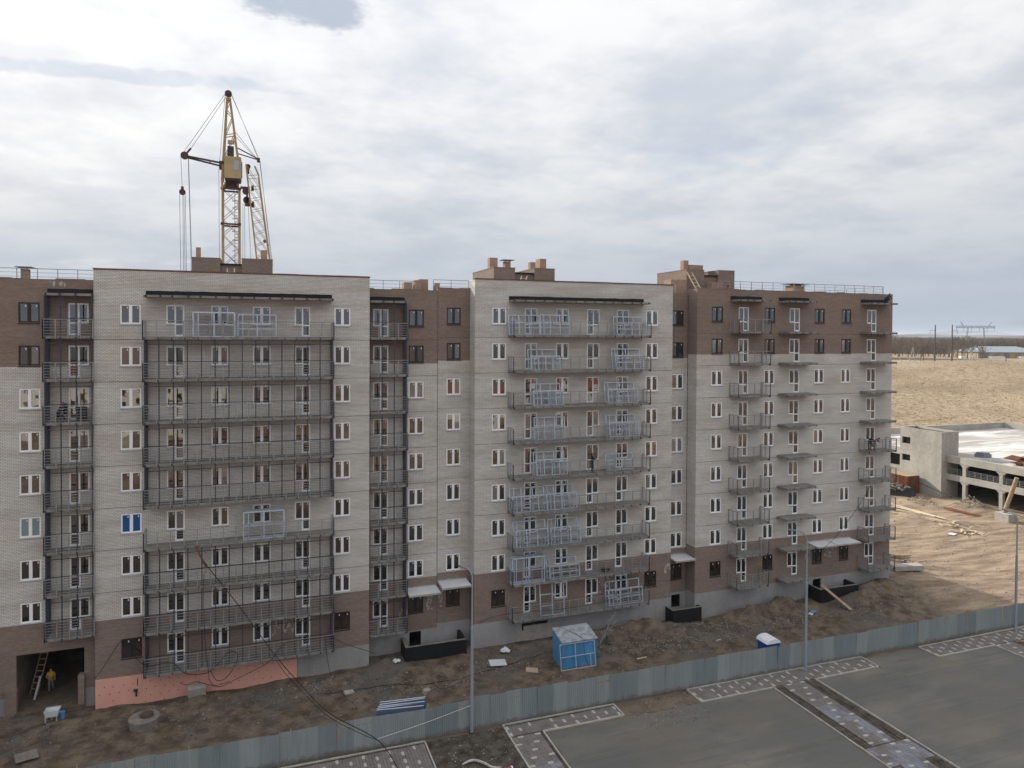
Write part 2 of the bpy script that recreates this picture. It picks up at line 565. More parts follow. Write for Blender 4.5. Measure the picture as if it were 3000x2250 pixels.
def gh(x, y):
    Z = x * math.sin(YAW) + (y + 56.96) * math.cos(YAW)
    h = 0.0
    if Z > 135 and y > -40:
        t = (Z - 140) / 160
        rise = 16.0 * max(0.0, min(1.0, t))
        if t > 0.9:
            rise = 16.0 - 1.6 * (1 - sst(0.9, 1.1, t)) * max(0, (1.0 - t)) / 0.1 if t < 1 else 16.0
        h += rise * sst(20, 80, x)
        h += 0.25 * noise.noise(Vector((x * .05, y * .05, 3))) * sst(140, 170, Z)
    elif y < -95:
        h += 7.0 * sst(-95, -330, y) * 0 + 0.6 * noise.noise(Vector((x * .03, y * .03, 5)))
    m = sst(-11.3, -9.8, y) * (1 - sst(45, 60, y)) if y < 60 else 0
    if m > 0 and -60 < x < 130:
        w = 1 - 0.6 * sst(62, 70, x)
        h += m * w * (0.16 * noise.noise(Vector((x * .35, y * .5, 0))) + 0.10 * noise.noise(Vector((x * 1.1, y * 1.3, 7))) + 0.05 * noise.noise(Vector((x * 2.7, y * 2.9, 2))))
        h += m * 0.95 * sst(44, 60, x) * sst(-9, -1.2, y) * (1 - sst(63, 78, x)) * (1 - sst(4, 20, y))
        h -= m * 0.25 * (1 - sst(-6, 14, x)) * sst(-5, -0.5, y) * (1 - sst(2, 6, y))
        # wheel ruts along the track inside the fence and across the sunlit yard
        if -11 < y < -5:
            for ry_ in (-9.6, -8.1, -7.0):
                yy_ = y - ry_ - 0.35 * math.sin(x * .11 + ry_) - .25 * noise.noise(Vector((x * .25, ry_, 0)))
                h += m * (-0.10 * math.exp(-(yy_ / .22) ** 2) + 0.05 * math.exp(-((abs(yy_) - .45) / .2) ** 2)) * (.6 + .6 * noise.noise(Vector((x * .4, ry_, 3))))
        if x > 64:
            s = (x - 64) * 0.55 + y
            h += 0.035 * math.sin(s * 1.9 + 1.5 * noise.noise(Vector((x * .2, y * .2, 1)))) * sst(64, 70, x) * (1 - sst(100, 110, x)) * m
        for (mx, my, mh, rx, ry) in MOUNDS:
            dx = (x - mx) / rx
            dy = (y - my) / ry
            q = dx * dx + dy * dy
            if q < 6:
                h += mh * math.exp(-q) * (1 + 0.5 * noise.noise(Vector((x * 1.6, y * 1.6, 11))))
    return h


def frange(a, b, s):
    n = max(1, int(round(abs(b - a) / s)))
    return [a + (b - a) * i / n for i in range(n + 1)]


gx = [-9000, -5000, -2500, -1200, -600, -300, -160, -90, -55, -35] + frange(-24, 74, 0.3) + frange(75.5, 130, 1.5) + frange(134, 200, 6) + frange(210, 420, 14) + [470, 560, 700, 900, 1200, 1700, 2500, 4000, 6500, 9500]
gy = [-9000, -4000, -2000, -1000, -600, -400, -300, -220, -160, -120, -95, -75, -60, -45, -35, -28, -22, -17, -13.5, -12.2] + frange(-11.4, 1.5, 0.3) + frange(2.5, 50, 1.25) + frange(54, 110, 6) + frange(120, 330, 14) + [360, 420, 520, 700, 1000, 1500, 2500, 4000, 6500, 9500]
gv = [(x, y, gh(x, y)) for y in gy for x in gx]
nx = len(gx)
gf = [(j * nx + i, j * nx + i + 1, (j + 1) * nx + i + 1, (j + 1) * nx + i) for j in range(len(gy) - 1) for i in range(nx - 1)]
gme = bpy.data.meshes.new('ground')
gme.from_pydata(gv, [], gf)
gme.polygons.foreach_set('use_smooth', [True] * len(gf))


def ground_mat():
    m, nt, b = new_mat('earth_ground')
    p = objpos(nt)
    s = N(nt, 'ShaderNodeSeparateXYZ')
    lk(nt, p, s.inputs[0])
    x, y = s.outputs[0], s.outputs[1]
    na = noise_n(nt, p, 0.16, 5, 0.6)
    nb = noise_n(nt, p, 0.8, 6, 0.65)
    nc = noise_n(nt, p, 5.0, 5, 0.7)
    nd = noise_n(nt, p, 18.0, 3, 0.7)
    # building-site mud, gravel and trodden soil; reaches right to darken the shaded ground
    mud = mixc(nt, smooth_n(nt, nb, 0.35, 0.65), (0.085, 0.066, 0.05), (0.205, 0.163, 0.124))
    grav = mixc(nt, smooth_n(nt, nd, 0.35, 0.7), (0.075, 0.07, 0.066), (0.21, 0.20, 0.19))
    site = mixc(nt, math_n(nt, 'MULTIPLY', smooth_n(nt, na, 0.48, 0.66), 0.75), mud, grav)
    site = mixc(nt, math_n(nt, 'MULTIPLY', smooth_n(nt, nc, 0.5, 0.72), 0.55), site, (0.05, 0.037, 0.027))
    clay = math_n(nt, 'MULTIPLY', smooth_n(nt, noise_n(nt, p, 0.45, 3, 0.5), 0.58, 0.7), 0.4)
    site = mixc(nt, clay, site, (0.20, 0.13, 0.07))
    # dry pale track along the hoarding
    trk = math_n(nt, 'MULTIPLY', smooth_n(nt, y, -6.0, -9.5), 0.55)
    site = mixc(nt, trk, site, mixc(nt, nb, (0.15, 0.115, 0.085), (0.25, 0.195, 0.145)))
    # dusty bleached yard towards the garage
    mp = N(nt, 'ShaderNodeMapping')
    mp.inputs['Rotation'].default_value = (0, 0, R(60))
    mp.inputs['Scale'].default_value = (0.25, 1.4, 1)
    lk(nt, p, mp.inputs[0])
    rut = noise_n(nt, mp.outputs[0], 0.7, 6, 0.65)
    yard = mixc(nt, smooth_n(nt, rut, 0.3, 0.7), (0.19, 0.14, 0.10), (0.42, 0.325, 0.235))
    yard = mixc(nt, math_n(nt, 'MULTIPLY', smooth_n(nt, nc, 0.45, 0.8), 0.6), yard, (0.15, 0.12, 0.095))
    yf = smooth_n(nt, math_n(nt, 'ADD', math_n(nt, 'ADD', x, math_n(nt, 'MULTIPLY', y, -0.2)), math_n(nt, 'MULTIPLY', na, 9.0)), 64, 73)  # yard start moved right so the darker mud colour deepens the building's shadow
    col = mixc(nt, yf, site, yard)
    # dead grass on the field beyond
    Z = math_n(nt, 'ADD', math_n(nt, 'MULTIPLY', x, math.sin(YAW)), math_n(nt, 'MULTIPLY', math_n(nt, 'ADD', y, 56.96), math.cos(YAW)))
    mpf = N(nt, 'ShaderNodeMapping')
    mpf.inputs['Rotation'].default_value = (0, 0, YAW)
    mpf.inputs['Scale'].default_value = (0.35, 0.35, 1)
    lk(nt, p, mpf.inputs[0])
    f1 = noise_n(nt, mpf.outputs[0], 0.10, 6, 0.65)
    f2 = noise_n(nt, p, 0.55, 7, 0.72)
    f3 = noise_n(nt, mpf.outputs[0], 0.035, 3, 0.5, 0.6)
    grass = mixc(nt, smooth_n(nt, f2, 0.36, 0.62), (0.23, 0.175, 0.12), (0.38, 0.30, 0.205))
    grass = mixc(nt, math_n(nt, 'MULTIPLY', smooth_n(nt, f1, 0.46, 0.64), 0.7), grass, (0.22, 0.165, 0.115))
    grass = mixc(nt, math_n(nt, 'MULTIPLY', smooth_n(nt, f3, 0.5, 0.62), 0.35), grass, (0.44, 0.35, 0.24))
    far = mixc(nt, smooth_n(nt, f1, 0.4, 0.6), (0.20, 0.155, 0.11), (0.40, 0.31, 0.20))
    grass = mixc(nt, smooth_n(nt, Z, 330, 520), grass, far)
    col = mixc(nt, smooth_n(nt, math_n(nt, 'ADD', Z, math_n(nt, 'MULTIPLY', f1, 12.0)), 146, 158), col, grass)
    # bare brown earth behind the viewer
    bare = mixc(nt, smooth_n(nt, noise_n(nt, p, 0.06, 6, 0.65), 0.35, 0.65), (0.17, 0.115, 0.075), (0.38, 0.26, 0.17))
    fine = noise_n(nt, p, 0.35, 6, 0.7)
    bare = mixc(nt, math_n(nt, 'MULTIPLY', smooth_n(nt, fine, 0.45, 0.7), 0.6), bare, (0.12, 0.095, 0.075))
    bare = mixc(nt, smooth_n(nt, y, -190, -420), bare, (0.135, 0.12, 0.11))
    col = mixc(nt, smooth_n(nt, y, -62, -74), col, bare)
    lk(nt, col, b.inputs['Base Color'])
    b.inputs['Roughness'].default_value = 0.95
    b.inputs['Specular IOR Level'].default_value = 0.1
    bn = N(nt, 'ShaderNodeBump')
    bn.inputs['Distance'].default_value = 0.12
    ms = N(nt, 'ShaderNodeMapRange')
    ms.inputs[1].default_value, ms.inputs[2].default_value = 120, 160
    ms.inputs[3].default_value, ms.inputs[4].default_value = 0.9, 0.12
    lk(nt, Z, ms.inputs[0])
    lk(nt, ms.outputs[0], bn.inputs['Strength'])
    lk(nt, math_n(nt, 'ADD', nc, math_n(nt, 'MULTIPLY', nd, 0.4)), bn.inputs['Height'])
    lk(nt, bn.outputs[0], b.inputs['Normal'])
    return m


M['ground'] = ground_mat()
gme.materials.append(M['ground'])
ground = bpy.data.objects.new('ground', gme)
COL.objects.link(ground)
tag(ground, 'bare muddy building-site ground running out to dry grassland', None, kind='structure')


def asphalt_mat():
    m, nt, b = new_mat('dusty_asphalt')
    p = objpos(nt)
    mp = N(nt, 'ShaderNodeMapping')
    mp.inputs['Rotation'].default_value = (0, 0, R(-55))
    mp.inputs['Scale'].default_value = (0.35, 1.0, 1)
    lk(nt, p, mp.inputs[0])
    a = noise_n(nt, mp.outputs[0], 0.28, 6, 0.62)
    c = noise_n(nt, p, 30, 3, 0.7)
    d = noise_n(nt, p, 0.11, 4, 0.55)
    base = mixc(nt, c, (0.088, 0.090, 0.085), (0.135, 0.135, 0.127))
    dust = mixc(nt, smooth_n(nt, a, 0.44, 0.74), base, (0.185, 0.168, 0.142))
    mt = N(nt, 'ShaderNodeMapping')
    mt.inputs['Rotation'].default_value = (0, 0, R(-62))
    mt.inputs['Scale'].default_value = (0.05, 2.6, 1)
    lk(nt, p, mt.inputs[0])
    trk = noise_n(nt, mt.outputs[0], 1.1, 5, 0.6, 0.4)
    dust = mixc(nt, math_n(nt, 'MULTIPLY', smooth_n(nt, trk, 0.5, 0.7), 0.32), dust, (0.058, 0.058, 0.055))
    st_ = noise_n(nt, p, 0.8, 6, 0.7)
    dust = mixc(nt, math_n(nt, 'MULTIPLY', smooth_n(nt, st_, 0.56, 0.72), 0.45), dust, (0.065, 0.062, 0.057))
    sp_ = noise_n(nt, p, 7.0, 3, 0.8)
    dust = mixc(nt, math_n(nt, 'MULTIPLY', smooth_n(nt, sp_, 0.6, 0.75), 0.5), dust, (0.23, 0.215, 0.19))
    dust = mixc(nt, math_n(nt, 'MULTIPLY', smooth_n(nt, d, 0.48, 0.62), 0.5), dust, (0.15, 0.13, 0.106))
    lk(nt, dust, b.inputs['Base Color'])
    b.inputs['Roughness'].default_value = 0.93
    bn = N(nt, 'ShaderNodeBump')
    bn.inputs['Strength'].default_value = 0.3
    bn.inputs['Distance'].default_value = 0.02
    lk(nt, c, bn.inputs['Height'])
    lk(nt, bn.outputs[0], b.inputs['Normal'])
    return m


M['asphalt'] = asphalt_mat()


def sheet(name, x0, x1, y0, y1, z, mat, label, step=None, jag=0.0):
    b = MB()
    if jag:
        pts = []
        for t in frange(x0, x1, 0.8):
            pts.append((t, y1 + random.uniform(-jag, jag)))
        for t in frange(y1, y0, 0.8)[1:-1]:
            pts.append((x1 + random.uniform(-jag, jag), t))
        for t in frange(x1, x0, 1.5):
            pts.append((t, y0))
        for t in frange(y0, y1, 0.8)[1:-1]:
            pts.append((x0 + random.uniform(-jag, jag), t))
        b.face([(p[0], p[1], z) for p in pts])
    else:
        b.face([(x0, y0, z), (x1, y0, z), (x1, y1, z), (x0, y1, z)])
    return tag(b.build(name, mat), label, kind='structure')


sheet('parking_lot', 17.95, 36.30, -60, -13.75, 0.020, M['asphalt'], 'dusty grey asphalt parking lot between the two paved paths', jag=0.12)
sheet('parking_lot', 40.45, 59.30, -60, -13.85, 0.020, M['asphalt'], 'dusty grey asphalt parking lot right of the paved path')
sheet('parking_lot', 46.9, 52.7, -13.85, -12.1, 0.016, M['asphalt'], 'strip of dusty asphalt reaching the metal fence between pavements', jag=0.15)
sheet('parking_lot', 62.4, 90.0, -60, -14.1, 0.020, M['asphalt'], 'dusty grey asphalt at the far right of the lot')
for (x0, x1, y0, y1, lb) in [(10.2, 15.4, -24, -12.15, 'dark topsoil bed around the nearest lamp post'), (36.48, 37.12, -22.05, -13.85, 'narrow dark soil strip on the left of the paved path'),
                             (39.68, 40.22, -22.05, -13.85, 'narrow dark soil strip on the right of the paved path'), (61.95, 62.3, -24, -14.1, 'narrow dark soil strip beside the far right path'),
                             (39.68, 40.22, -40, -24.3, 'narrow dark soil strip at the bottom right of the paved path')]:
    b = MB()
    xs = frange(x0, x1, min(0.4, (x1 - x0) / 2))
    ys = frange(y0, y1, 0.4)
    for i in range(len(xs) - 1):
        for j in range(len(ys) - 1):
            b.face([(a, c, 0.012 + 0.05 * abs(noise.noise(Vector((a * 1.7, c * 1.7, 4)))) + 0.07 * abs(noise.noise(Vector((a * 4.1, c * 4.1, 9))))) for a, c in
                    ((xs[i], ys[j]), (xs[i + 1], ys[j]), (xs[i + 1], ys[j + 1]), (xs[i], ys[j + 1]))])
    tag(b.build('soil_bed', M['soil_dark']), lb, kind='structure')

# ---- pavements: every paver is a small block with joints, kerbs round the edge
PAVE = [
    ('left pavement of grey pavers with scattered pale ones below the fence', [(-6.0, 10.05, -18.0, -12.15, 0)], 'x', (0, 0.0)),
    ('L-shaped pavement of grey pavers beside the dark soil bed', [(15.55, 23.8, -13.45, -12.0, 0), (15.55, 17.75, -22.0, -13.45, 1)], 'x', (0, 0)),
    ('paved strip and path of grey pavers at the middle lamp post', [(30.1, 46.6, -13.65, -11.95, 0), (37.2, 39.6, -22.1, -13.65, 1), (36.5, 40.3, -24.2, -22.1, 1), (37.2, 39.6, -40, -24.2, 1)], 'x', (0, 0)),
    ('paved strip of grey pavers at the far right lamp post', [(52.9, 70.0, -13.9, -12.15, 0), (59.45, 61.85, -24.0, -13.9, 1)], 'x', (0, 0)),
]
pv_me = {}
for orient in (0, 1):
    w, l = (0.2, 0.4) if orient == 0 else (0.4, 0.2)
    for key in ('paver', 'paver2', 'paver_light'):
        q = MB()
        a, c = w / 2 - 0.006, l / 2 - 0.006
        q.v = [(-a, -c, 0), (a, -c, 0), (a, c, 0), (-a, c, 0), (-a, -c, .05), (a, -c, .05), (a, c, .05), (-a, c, .05), (-a + .012, -c + .012, .06), (a - .012, -c + .012, .06), (a - .012, c - .012, .06), (-a + .012, c - .012, .06)]
        q.f = [(0, 1, 5, 4), (1, 2, 6, 5), (2, 3, 7, 6), (3, 0, 4, 7), (4, 5, 9, 8), (5, 6, 10, 9), (6, 7, 11, 10), (7, 4, 8, 11), (8, 9, 10, 11)]
        q.m = [0] * 9
        pv_me[(orient, key)] = q.mesh('paver', M[key])
for (lb, areas, _, _) in PAVE:
    base = MB()
    cells = []
    for (x0, x1, y0, y1, o) in areas:
        base.face([(x0, y0, 0.028), (x1, y0, 0.028), (x1, y1, 0.028), (x0, y1, 0.028)])
        w, l = (0.2, 0.4) if o == 0 else (0.4, 0.2)
        nxp = int((x1 - x0) / w)
        nyp = int((y1 - y0) / l)
        for i in range(nxp):
            for j in range(nyp):
                off = 0
                offx = 0
                cx, cy = x0 + (i + .5) * w + offx, y0 + (j + .5) * l + off
                if cx + w / 2 > x1 + .02 or cy + l / 2 > y1 + .02 or cy < -30:
                    continue
                pale = ((i % 4 == 0 and j % 2 == (i // 4) % 2) if o == 0 else (j % 4 == 1 and i % 3 == (j // 4) % 3)) and random.random() < 0.93
                blue = o == 1 and cy < -17 and noise.noise(Vector((cx * .6, cy * .4, 1))) > -0.15
                cells.append(((Vector((cx, cy, 0)) - Vector((CAM.x, CAM.y, 0))).length, cx, cy, o, 'paver_light' if pale else ('paver2' if blue else 'paver')))
    st = tag(base.build('pavement', M['soil_dark']), lb, kind='structure')
    vis = []
    for c in cells:   # the nearest ones inside the photograph's frame
        d = Vector((c[1], c[2], 0.05)) - CAM
        zf = d.dot(_f)
        vis.append(abs(d.dot(_r) / zf) < 0.735 and d.dot(_u) / zf > -0.60)
    order = sorted(range(len(cells)), key=lambda i: (not vis[i], cells[i][0]))
    rest = {}
    for rank, i in enumerate(order):
        d, cx, cy, o, key = cells[i]
        dz = 0.03 + random.uniform(-.004, .004)
        if rank < 290:
            put('paver', pv_me[(o, key)], st, (cx, cy, dz), (random.uniform(-.012, .012), random.uniform(-.012, .012), random.uniform(-.02, .02)))
        else:
            rest.setdefault(key, MB())
            w, l = (0.2, 0.4) if o == 0 else (0.4, 0.2)
            rest[key].box(cx - w / 2 + .006, cx + w / 2 - .006, cy - l / 2 + .006, cy + l / 2 - .006, dz - .01, dz + .06, skip='b')
    if rest:
        allm = MB()
        keys = list(rest)
        for k, key in enumerate(keys):
            b0 = len(allm.v)
            allm.v += rest[key].v
            allm.f += [tuple(b0 + t for t in fc) for fc in rest[key].f]
            allm.m += [k] * len(rest[key].f)
        tag(allm.build('far_pavers', [M[k] for k in keys], st), kind='stuff')


def kerb(pts, label):
    b = MB()
    for p, q in zip(pts, pts[1:]):
        L = math.dist(p, q)
        n = max(1, round(L / 1.0))
        for i in range(n):
            a = [p[k] + (q[k] - p[k]) * (i + .006) / n for k in (0, 1)]
            c = [p[k] + (q[k] - p[k]) * (i + .994) / n for k in (0, 1)]
            z = 0.075 + random.uniform(-.012, .012)
            b.bar((a[0], a[1], z - .04), (c[0], c[1], z - .04), 0.09, 0.13)
    return tag(b.build('kerb', M['kerb']), label, kind='structure')


kerb([(-6, -12.1), (10.1, -12.1), (10.12, -18)], 'thin concrete kerb round the left pavement')
kerb([(15.5, -22), (15.5, -11.95), (23.87, -11.95), (23.87, -13.52), (17.82, -13.52), (17.85, -24)], 'thin concrete kerb round the L-shaped pavement')
kerb([(36.4, -13.72), (30.03, -13.72), (30.03, -11.9), (46.67, -11.9), (46.67, -13.72), (40.3, -13.72)], 'thin concrete kerb round the paved strip at the middle lamp')
kerb([(36.38, -13.8), (36.38, -40)], 'concrete kerb between asphalt and soil strip left of the path')
kerb([(40.36, -13.8), (40.36, -40)], 'concrete kerb between asphalt and soil strip right of the path')
kerb([(59.38, -13.97), (52.83, -13.97), (52.83, -12.1), (70, -12.1)], 'thin concrete kerb round the far right pavement')
kerb([(59.4, -14), (59.4, -30)], 'concrete kerb beside the far right path')

# ------------------------------------------------------------------ the apartment building
bld = thing('apartment_building', 'long nine-storey unfinished apartment block of white and brown brick', 'apartment building', (25, 7, 0))


def wall_grid(bm_, mapf, u0, u1, v0, v1, rects, reveal=0.16):
    """a wall face with rectangular openings; each opening gets reveals"""
    us = sorted({u0, u1, *[r for q in rects for r in (q[0], q[1]) if u0 < r < u1]})
    vs_ = sorted({v0, v1, *[r for q in rects for r in (q[2], q[3]) if v0 < r < v1]})
    for i in range(len(us) - 1):
        for j in range(len(vs_) - 1):
            cu, cv = (us[i] + us[i + 1]) / 2, (vs_[j] + vs_[j + 1]) / 2
            if any(q[0] < cu < q[1] and q[2] < cv < q[3] for q in rects):
                continue
            bm_.face([mapf(us[i], vs_[j], 0), mapf(us[i + 1], vs_[j], 0), mapf(us[i + 1], vs_[j + 1], 0), mapf(us[i], vs_[j + 1], 0)])
    # reveals: every boundary between an open and a closed cell
    def open_(cu, cv):
        return any(q[0] < cu < q[1] and q[2] < cv < q[3] for q in rects)
    e = 1e-3
    for q in rects:
        for (a, c, side) in ((q[0], None, 'l'), (q[1], None, 'r')):
            for j in range(len(vs_) - 1):
                if vs_[j] >= q[2] - e and vs_[j + 1] <= q[3] + e and u0 - e < a < u1 + e:
                    cv = (vs_[j] + vs_[j + 1]) / 2
                    if not open_(a + (-e if side == 'l' else e), cv):
                        pts = [mapf(a, vs_[j], 0), mapf(a, vs_[j], reveal), mapf(a, vs_[j + 1], reveal), mapf(a, vs_[j + 1], 0)]
                        bm_.face(pts if side == 'r' else pts[::-1])
        for (v, side) in ((q[2], 'b'), (q[3], 't')):
            if not (v0 - e < v < v1 + e):
                continue
            for i in range(len(us) - 1):
                if us[i] >= q[0] - e and us[i + 1] <= q[1] + e:
                    cu = (us[i] + us[i + 1]) / 2
                    if not open_(cu, v + (-e if side == 'b' else e)):
                        pts = [mapf(us[i], v, 0), mapf(us[i + 1], v, 0), mapf(us[i + 1], v, reveal), mapf(us[i], v, reveal)]
                        bm_.face(pts if side == 'b' else pts[::-1])


WIN_H, DOOR_DROP = 1.4, 0.86
win_cache = {}


def win_meshes(w, kind, dark, door):
    """frame, pane, sill and sticker meshes, local origin at the head's left corner, y into the wall"""
    key = (round(w, 2), kind, dark, door)
    if key in win_cache:
        return win_cache[key]
    fr = M['dark_pvc'] if dark else M['white_pvc']
    t, d0, d1 = 0.10, 0.03, 0.12
    f = MB()
    pan = []
    mid = w / 2
    if kind == 'W':
        f.box(0, w, d0, d1, -t, 0)
        f.box(0, w, d0, d1, -WIN_H, -WIN_H + t)
        f.box(0, t, d0, d1, -WIN_H + t, -t)
        f.box(w - t, w, d0, d1, -WIN_H + t, -t)
        f.box(mid - 0.105, mid + 0.105, d0 - .004, d1, -WIN_H + t, -t)
        pan = [(t, mid - .105, -WIN_H + t, -t), (mid + .105, w - t, -WIN_H + t, -t)]
        sills = [(0, w, -WIN_H)]
    else:
        dw0, dw1 = (0, mid + .06) if door == 'l' else (mid - .06, w)
        wx0, wx1 = (mid + .06, w) if door == 'l' else (0, mid - .06)
        B = -WIN_H - DOOR_DROP
        f.box(0, w, d0, d1, -t, 0)
        f.box(wx0, wx1, d0, d1, -WIN_H, -WIN_H + t)
        f.box(dw0, dw1, d0, d1, B, B + 0.12)
        f.box(dw0, dw0 + .11, d0, d1, B + .12, -t)
        f.box(dw1 - .11, dw1, d0, d1, B + .12, -t)
        ox = (wx1 - t, wx1) if door == 'l' else (wx0, wx0 + t)
        f.box(ox[0], ox[1], d0, d1, -WIN_H + t, -t)
        f.box(dw0 + .11, dw1 - .11, d0 - .003, d1, -WIN_H - .05, -WIN_H + .05)
        wa, wb = (wx0, wx1 - t) if door == 'l' else (wx0 + t, wx1)
        pan = [(dw0 + .11, dw1 - .11, -WIN_H + .05, -t), (wa, wb, -WIN_H + t, -t), (dw0 + .11, dw1 - .11, B + .12, -WIN_H - .05)]
        sills = [(wx0, wx1, -WIN_H), (dw0, dw1, B)]
    sl = MB()
    for (a, c, z) in sills:
        sl.face([(a - .03, -.06, z - .05), (c + .03, -.06, z - .05), (c + .03, d0 + .02, z + .005), (a - .03, d0 + .02, z + .005)])
        sl.face([(a - .03, -.06, z - .09), (c + .03, -.06, z - .09), (c + .03, -.06, z - .05), (a - .03, -.06, z - .05)])
    st = []
    pms = []
    for (a, c, z0, z1) in pan:
        pmb = MB()
        cx, cz = (a + c) / 2, (z0 + z1) / 2
        hw, hh = (c - a) / 2 + .01, (z1 - z0) / 2 + .01
        pmb.face([(-hw, 0, -hh), (hw, 0, -hh), (hw, 0, hh), (-hw, 0, hh)])
        pms.append((pmb, (cx, d0 + .04, cz)))
        if z1 - z0 > .8:
            q_ = MB()
            q_.face([(c - .14, d0 + .02, z1 - .2), (c - .07, d0 + .02, z1 - .2), (c - .07, d0 + .02, z1 - .07), (c - .14, d0 + .02, z1 - .07)])
            st.append(q_.mesh('sticker', M['sticker']))
    res = (f.mesh('window_frame', fr), [(q.mesh('pane', M['glass']), c) for q, c in pms], sl.mesh('sill', M['dark_pvc'] if dark else M['sill']), st)
    for k, (pme, c) in enumerate(res[1]):
        pass
    win_cache[key] = res
    return res


def place_window(u, y, head, w, kind, dark, door, glass=None, nostick=False):
    fm, pans, sm, stm = win_meshes(w, kind, dark, door)
    o = put('window' if kind == 'W' else 'balcony_door', fm, bld, (u, y, head))
    g = glass or random.choice(['glass'] * 8 + ['glass_b'] * 3 + ['glass_c', 'glass_d'])
    for pme, c in pans:
        po = put('pane', pme, o, (u + c[0], y + c[1], head + c[2]), (random.uniform(-.007, .007), 0, random.uniform(-.012, .012)))
        gg = g if random.random() < .8 or glass else random.choice(('glass_b', 'glass_c', 'glass', 'glass'))
        po.material_slots[0].link = 'OBJECT'
        po.material_slots[0].material = M[gg]
    put('sill', sm, o, (u, y, head))
    if not nostick:
        for q_ in stm:
            put('sticker', q_, o, (u, y, head))
    return o


# name: plane y, u range, first window head, top, plinth top, columns (u0, width, kind, door side)
SECT = {
    'L': dict(y=0.8, u=(-45.0, -10.97), head=28.55, top=30.17, plinth=1.0, two=True,
              cols=[(-19.60, 1.28, 'W', None), (-15.70, 1.28, 'W', None), (-12.70, 1.27, 'D', 'l')], nine=['dark', False, False]),
    'A': dict(y=0.0, u=(-10.97, 8.27), head=28.50, top=30.93, plinth=1.65, two=False,
              cols=[(-9.32, 1.33, 'W', None), (-6.35, 1.20, 'D', 'r'), (-3.35, 1.19, 'W', None), (-0.45, 1.27, 'W', None), (2.58, 1.16, 'D', 'r'), (5.55, 1.22, 'W', None)],
              nine=['dark', True, True, True, True, 'dark']),
    'M1': dict(y=1.5, u=(8.27, 14.18), head=28.51, top=30.13, plinth=1.6, two=True,
               cols=[(8.78, 1.25, 'D', 'r'), (11.71, 1.28, 'W', None)], nine=[True, 'dark']),
    'M2': dict(y=1.5, u=(14.18, 17.0), head=28.73, top=30.36, plinth=1.95, two=True, cols=[(14.96, 1.22, 'W', None)], nine=['dark']),
    'B': dict(y=0.0, u=(17.0, 36.07), head=28.75, top=31.08, plinth=2.05, two=False,
              cols=[(18.52, 1.24, 'W', None), (21.45, 1.17, 'D', 'l'), (24.38, 1.20, 'W', None), (27.33, 1.25, 'D', 'l'), (30.29, 1.22, 'D', 'l'), (33.28, 1.26, 'W', None)],
              nine=['dark', True, True, True, True, 'dark']),
    'N': dict(y=0.8, u=(36.07, 38.26), head=28.82, top=30.42, plinth=2.15, two=True, cols=[(36.50, 1.28, 'W', None)], nine=['dark']),
    'D': dict(y=-0.68, u=(38.26, 62.0), head=29.18, top=30.80, plinth=2.35, two=True,
              cols=[(39.87, 1.23, 'W', None), (42.88, 1.17, 'D', 'r'), (45.88, 1.21, 'W', None), (48.84, 1.25, 'D', 'r'), (51.90, 1.24, 'W', None), (55.30, 1.22, 'W', None), (58.62, 1.25, 'D', 'r')],
              nine=['dark', True, 'dark', True, 'dark', 'dark', True]),
}
ARCH = (-15.95, -11.80, -0.4, 3.95)
DOORS = {'M1': (11.83, 12.82, 0.2, 1.50), 'N': (36.68, 37.65, 0.7, 1.92), 'D': (52.03, 53.09, 1.0, 2.18)}
for key, S in SECT.items():
    y0 = S['y']
    (ua, ub) = S['u']
    rects = []
    low = S['head'] - 21 - WIN_H - 0.09
    hi = S['head'] - 3 - WIN_H - 0.09
    for c, nine in zip(S['cols'], S['nine']):
        u, w, kind, door = c
        rows = 9 if nine else 8
        for k in range(rows):
            head = S['head'] - 3 * k
            rects.append((u, u + w, head - WIN_H, head))
            if kind == 'D':
                mid = w / 2
                d0_, d1_ = (u, u + mid + .06) if door == 'l' else (u + mid - .06, u + w)
                rects.append((d0_, d1_, head - WIN_H - DOOR_DROP, head - WIN_H))
            dark = (kind == 'W') and ((S['two'] and k < 2) or (k == 8 and nine == 'dark'))
            glass = None
            if k >= 6:
                glass = 'glass'
            if k == 0:
                glass = 'glass'
            if key == 'A' and u < -9 and k == 5:
                glass = 'glass_film'
            if key == 'L' and kind == 'W' and k == 5:
                glass = 'glass_teal'
            place_window(u, y0, head, w, kind, dark, door, glass)
    if key == 'L':
        rects.append(ARCH)
    if key in DOORS:
        rects.append(DOORS[key])
    mapf = (lambda yy: (lambda u, v, w: (u, yy + w, v)))(y0)
    zones = []
    if S['two']:
        zones = [(S['plinth'], low, 'brick_brown'), (low, hi, 'brick_white'), (hi, S['top'], 'brick_brown')]
    else:
        zones = [(S['plinth'], low, 'brick_brown'), (low, S['top'], 'brick_white')]
    zones.insert(0, (-1.5, S['plinth'], 'plinth'))
    for (v0, v1, mk) in zones:
        b = MB()
        wall_grid(b, mapf, ua, ub, v0, v1, rects)
        b.build('plinth' if mk == 'plinth' else 'wall', M[mk], bld)
    S['low'], S['hi'] = low, hi
    # floor-line expansion joints
    if key in ('M2', 'B', 'D', 'M1', 'A'):
        jb = MB()
        for k in range(1, 8):
            z = S['head'] - 3 * k + 0.47
            jb.box(ua + .01, ub - .01, y0 - .004, y0 + .02, z - .013, z + .013)
        jb.build('expansion_joint', M['steel_dark'], bld)


def side_wall(x, ya, yb, zones, face):
    """wall across the facade (constant x)"""
    for (v0, v1, mk) in zones:
        b = MB()
        pts = [(x, ya, v0), (x, yb, v0), (x, yb, v1), (x, ya, v1)]
        b.face(pts if face == 'r' else pts[::-1])
        b.build('side_wall', M[mk], bld)


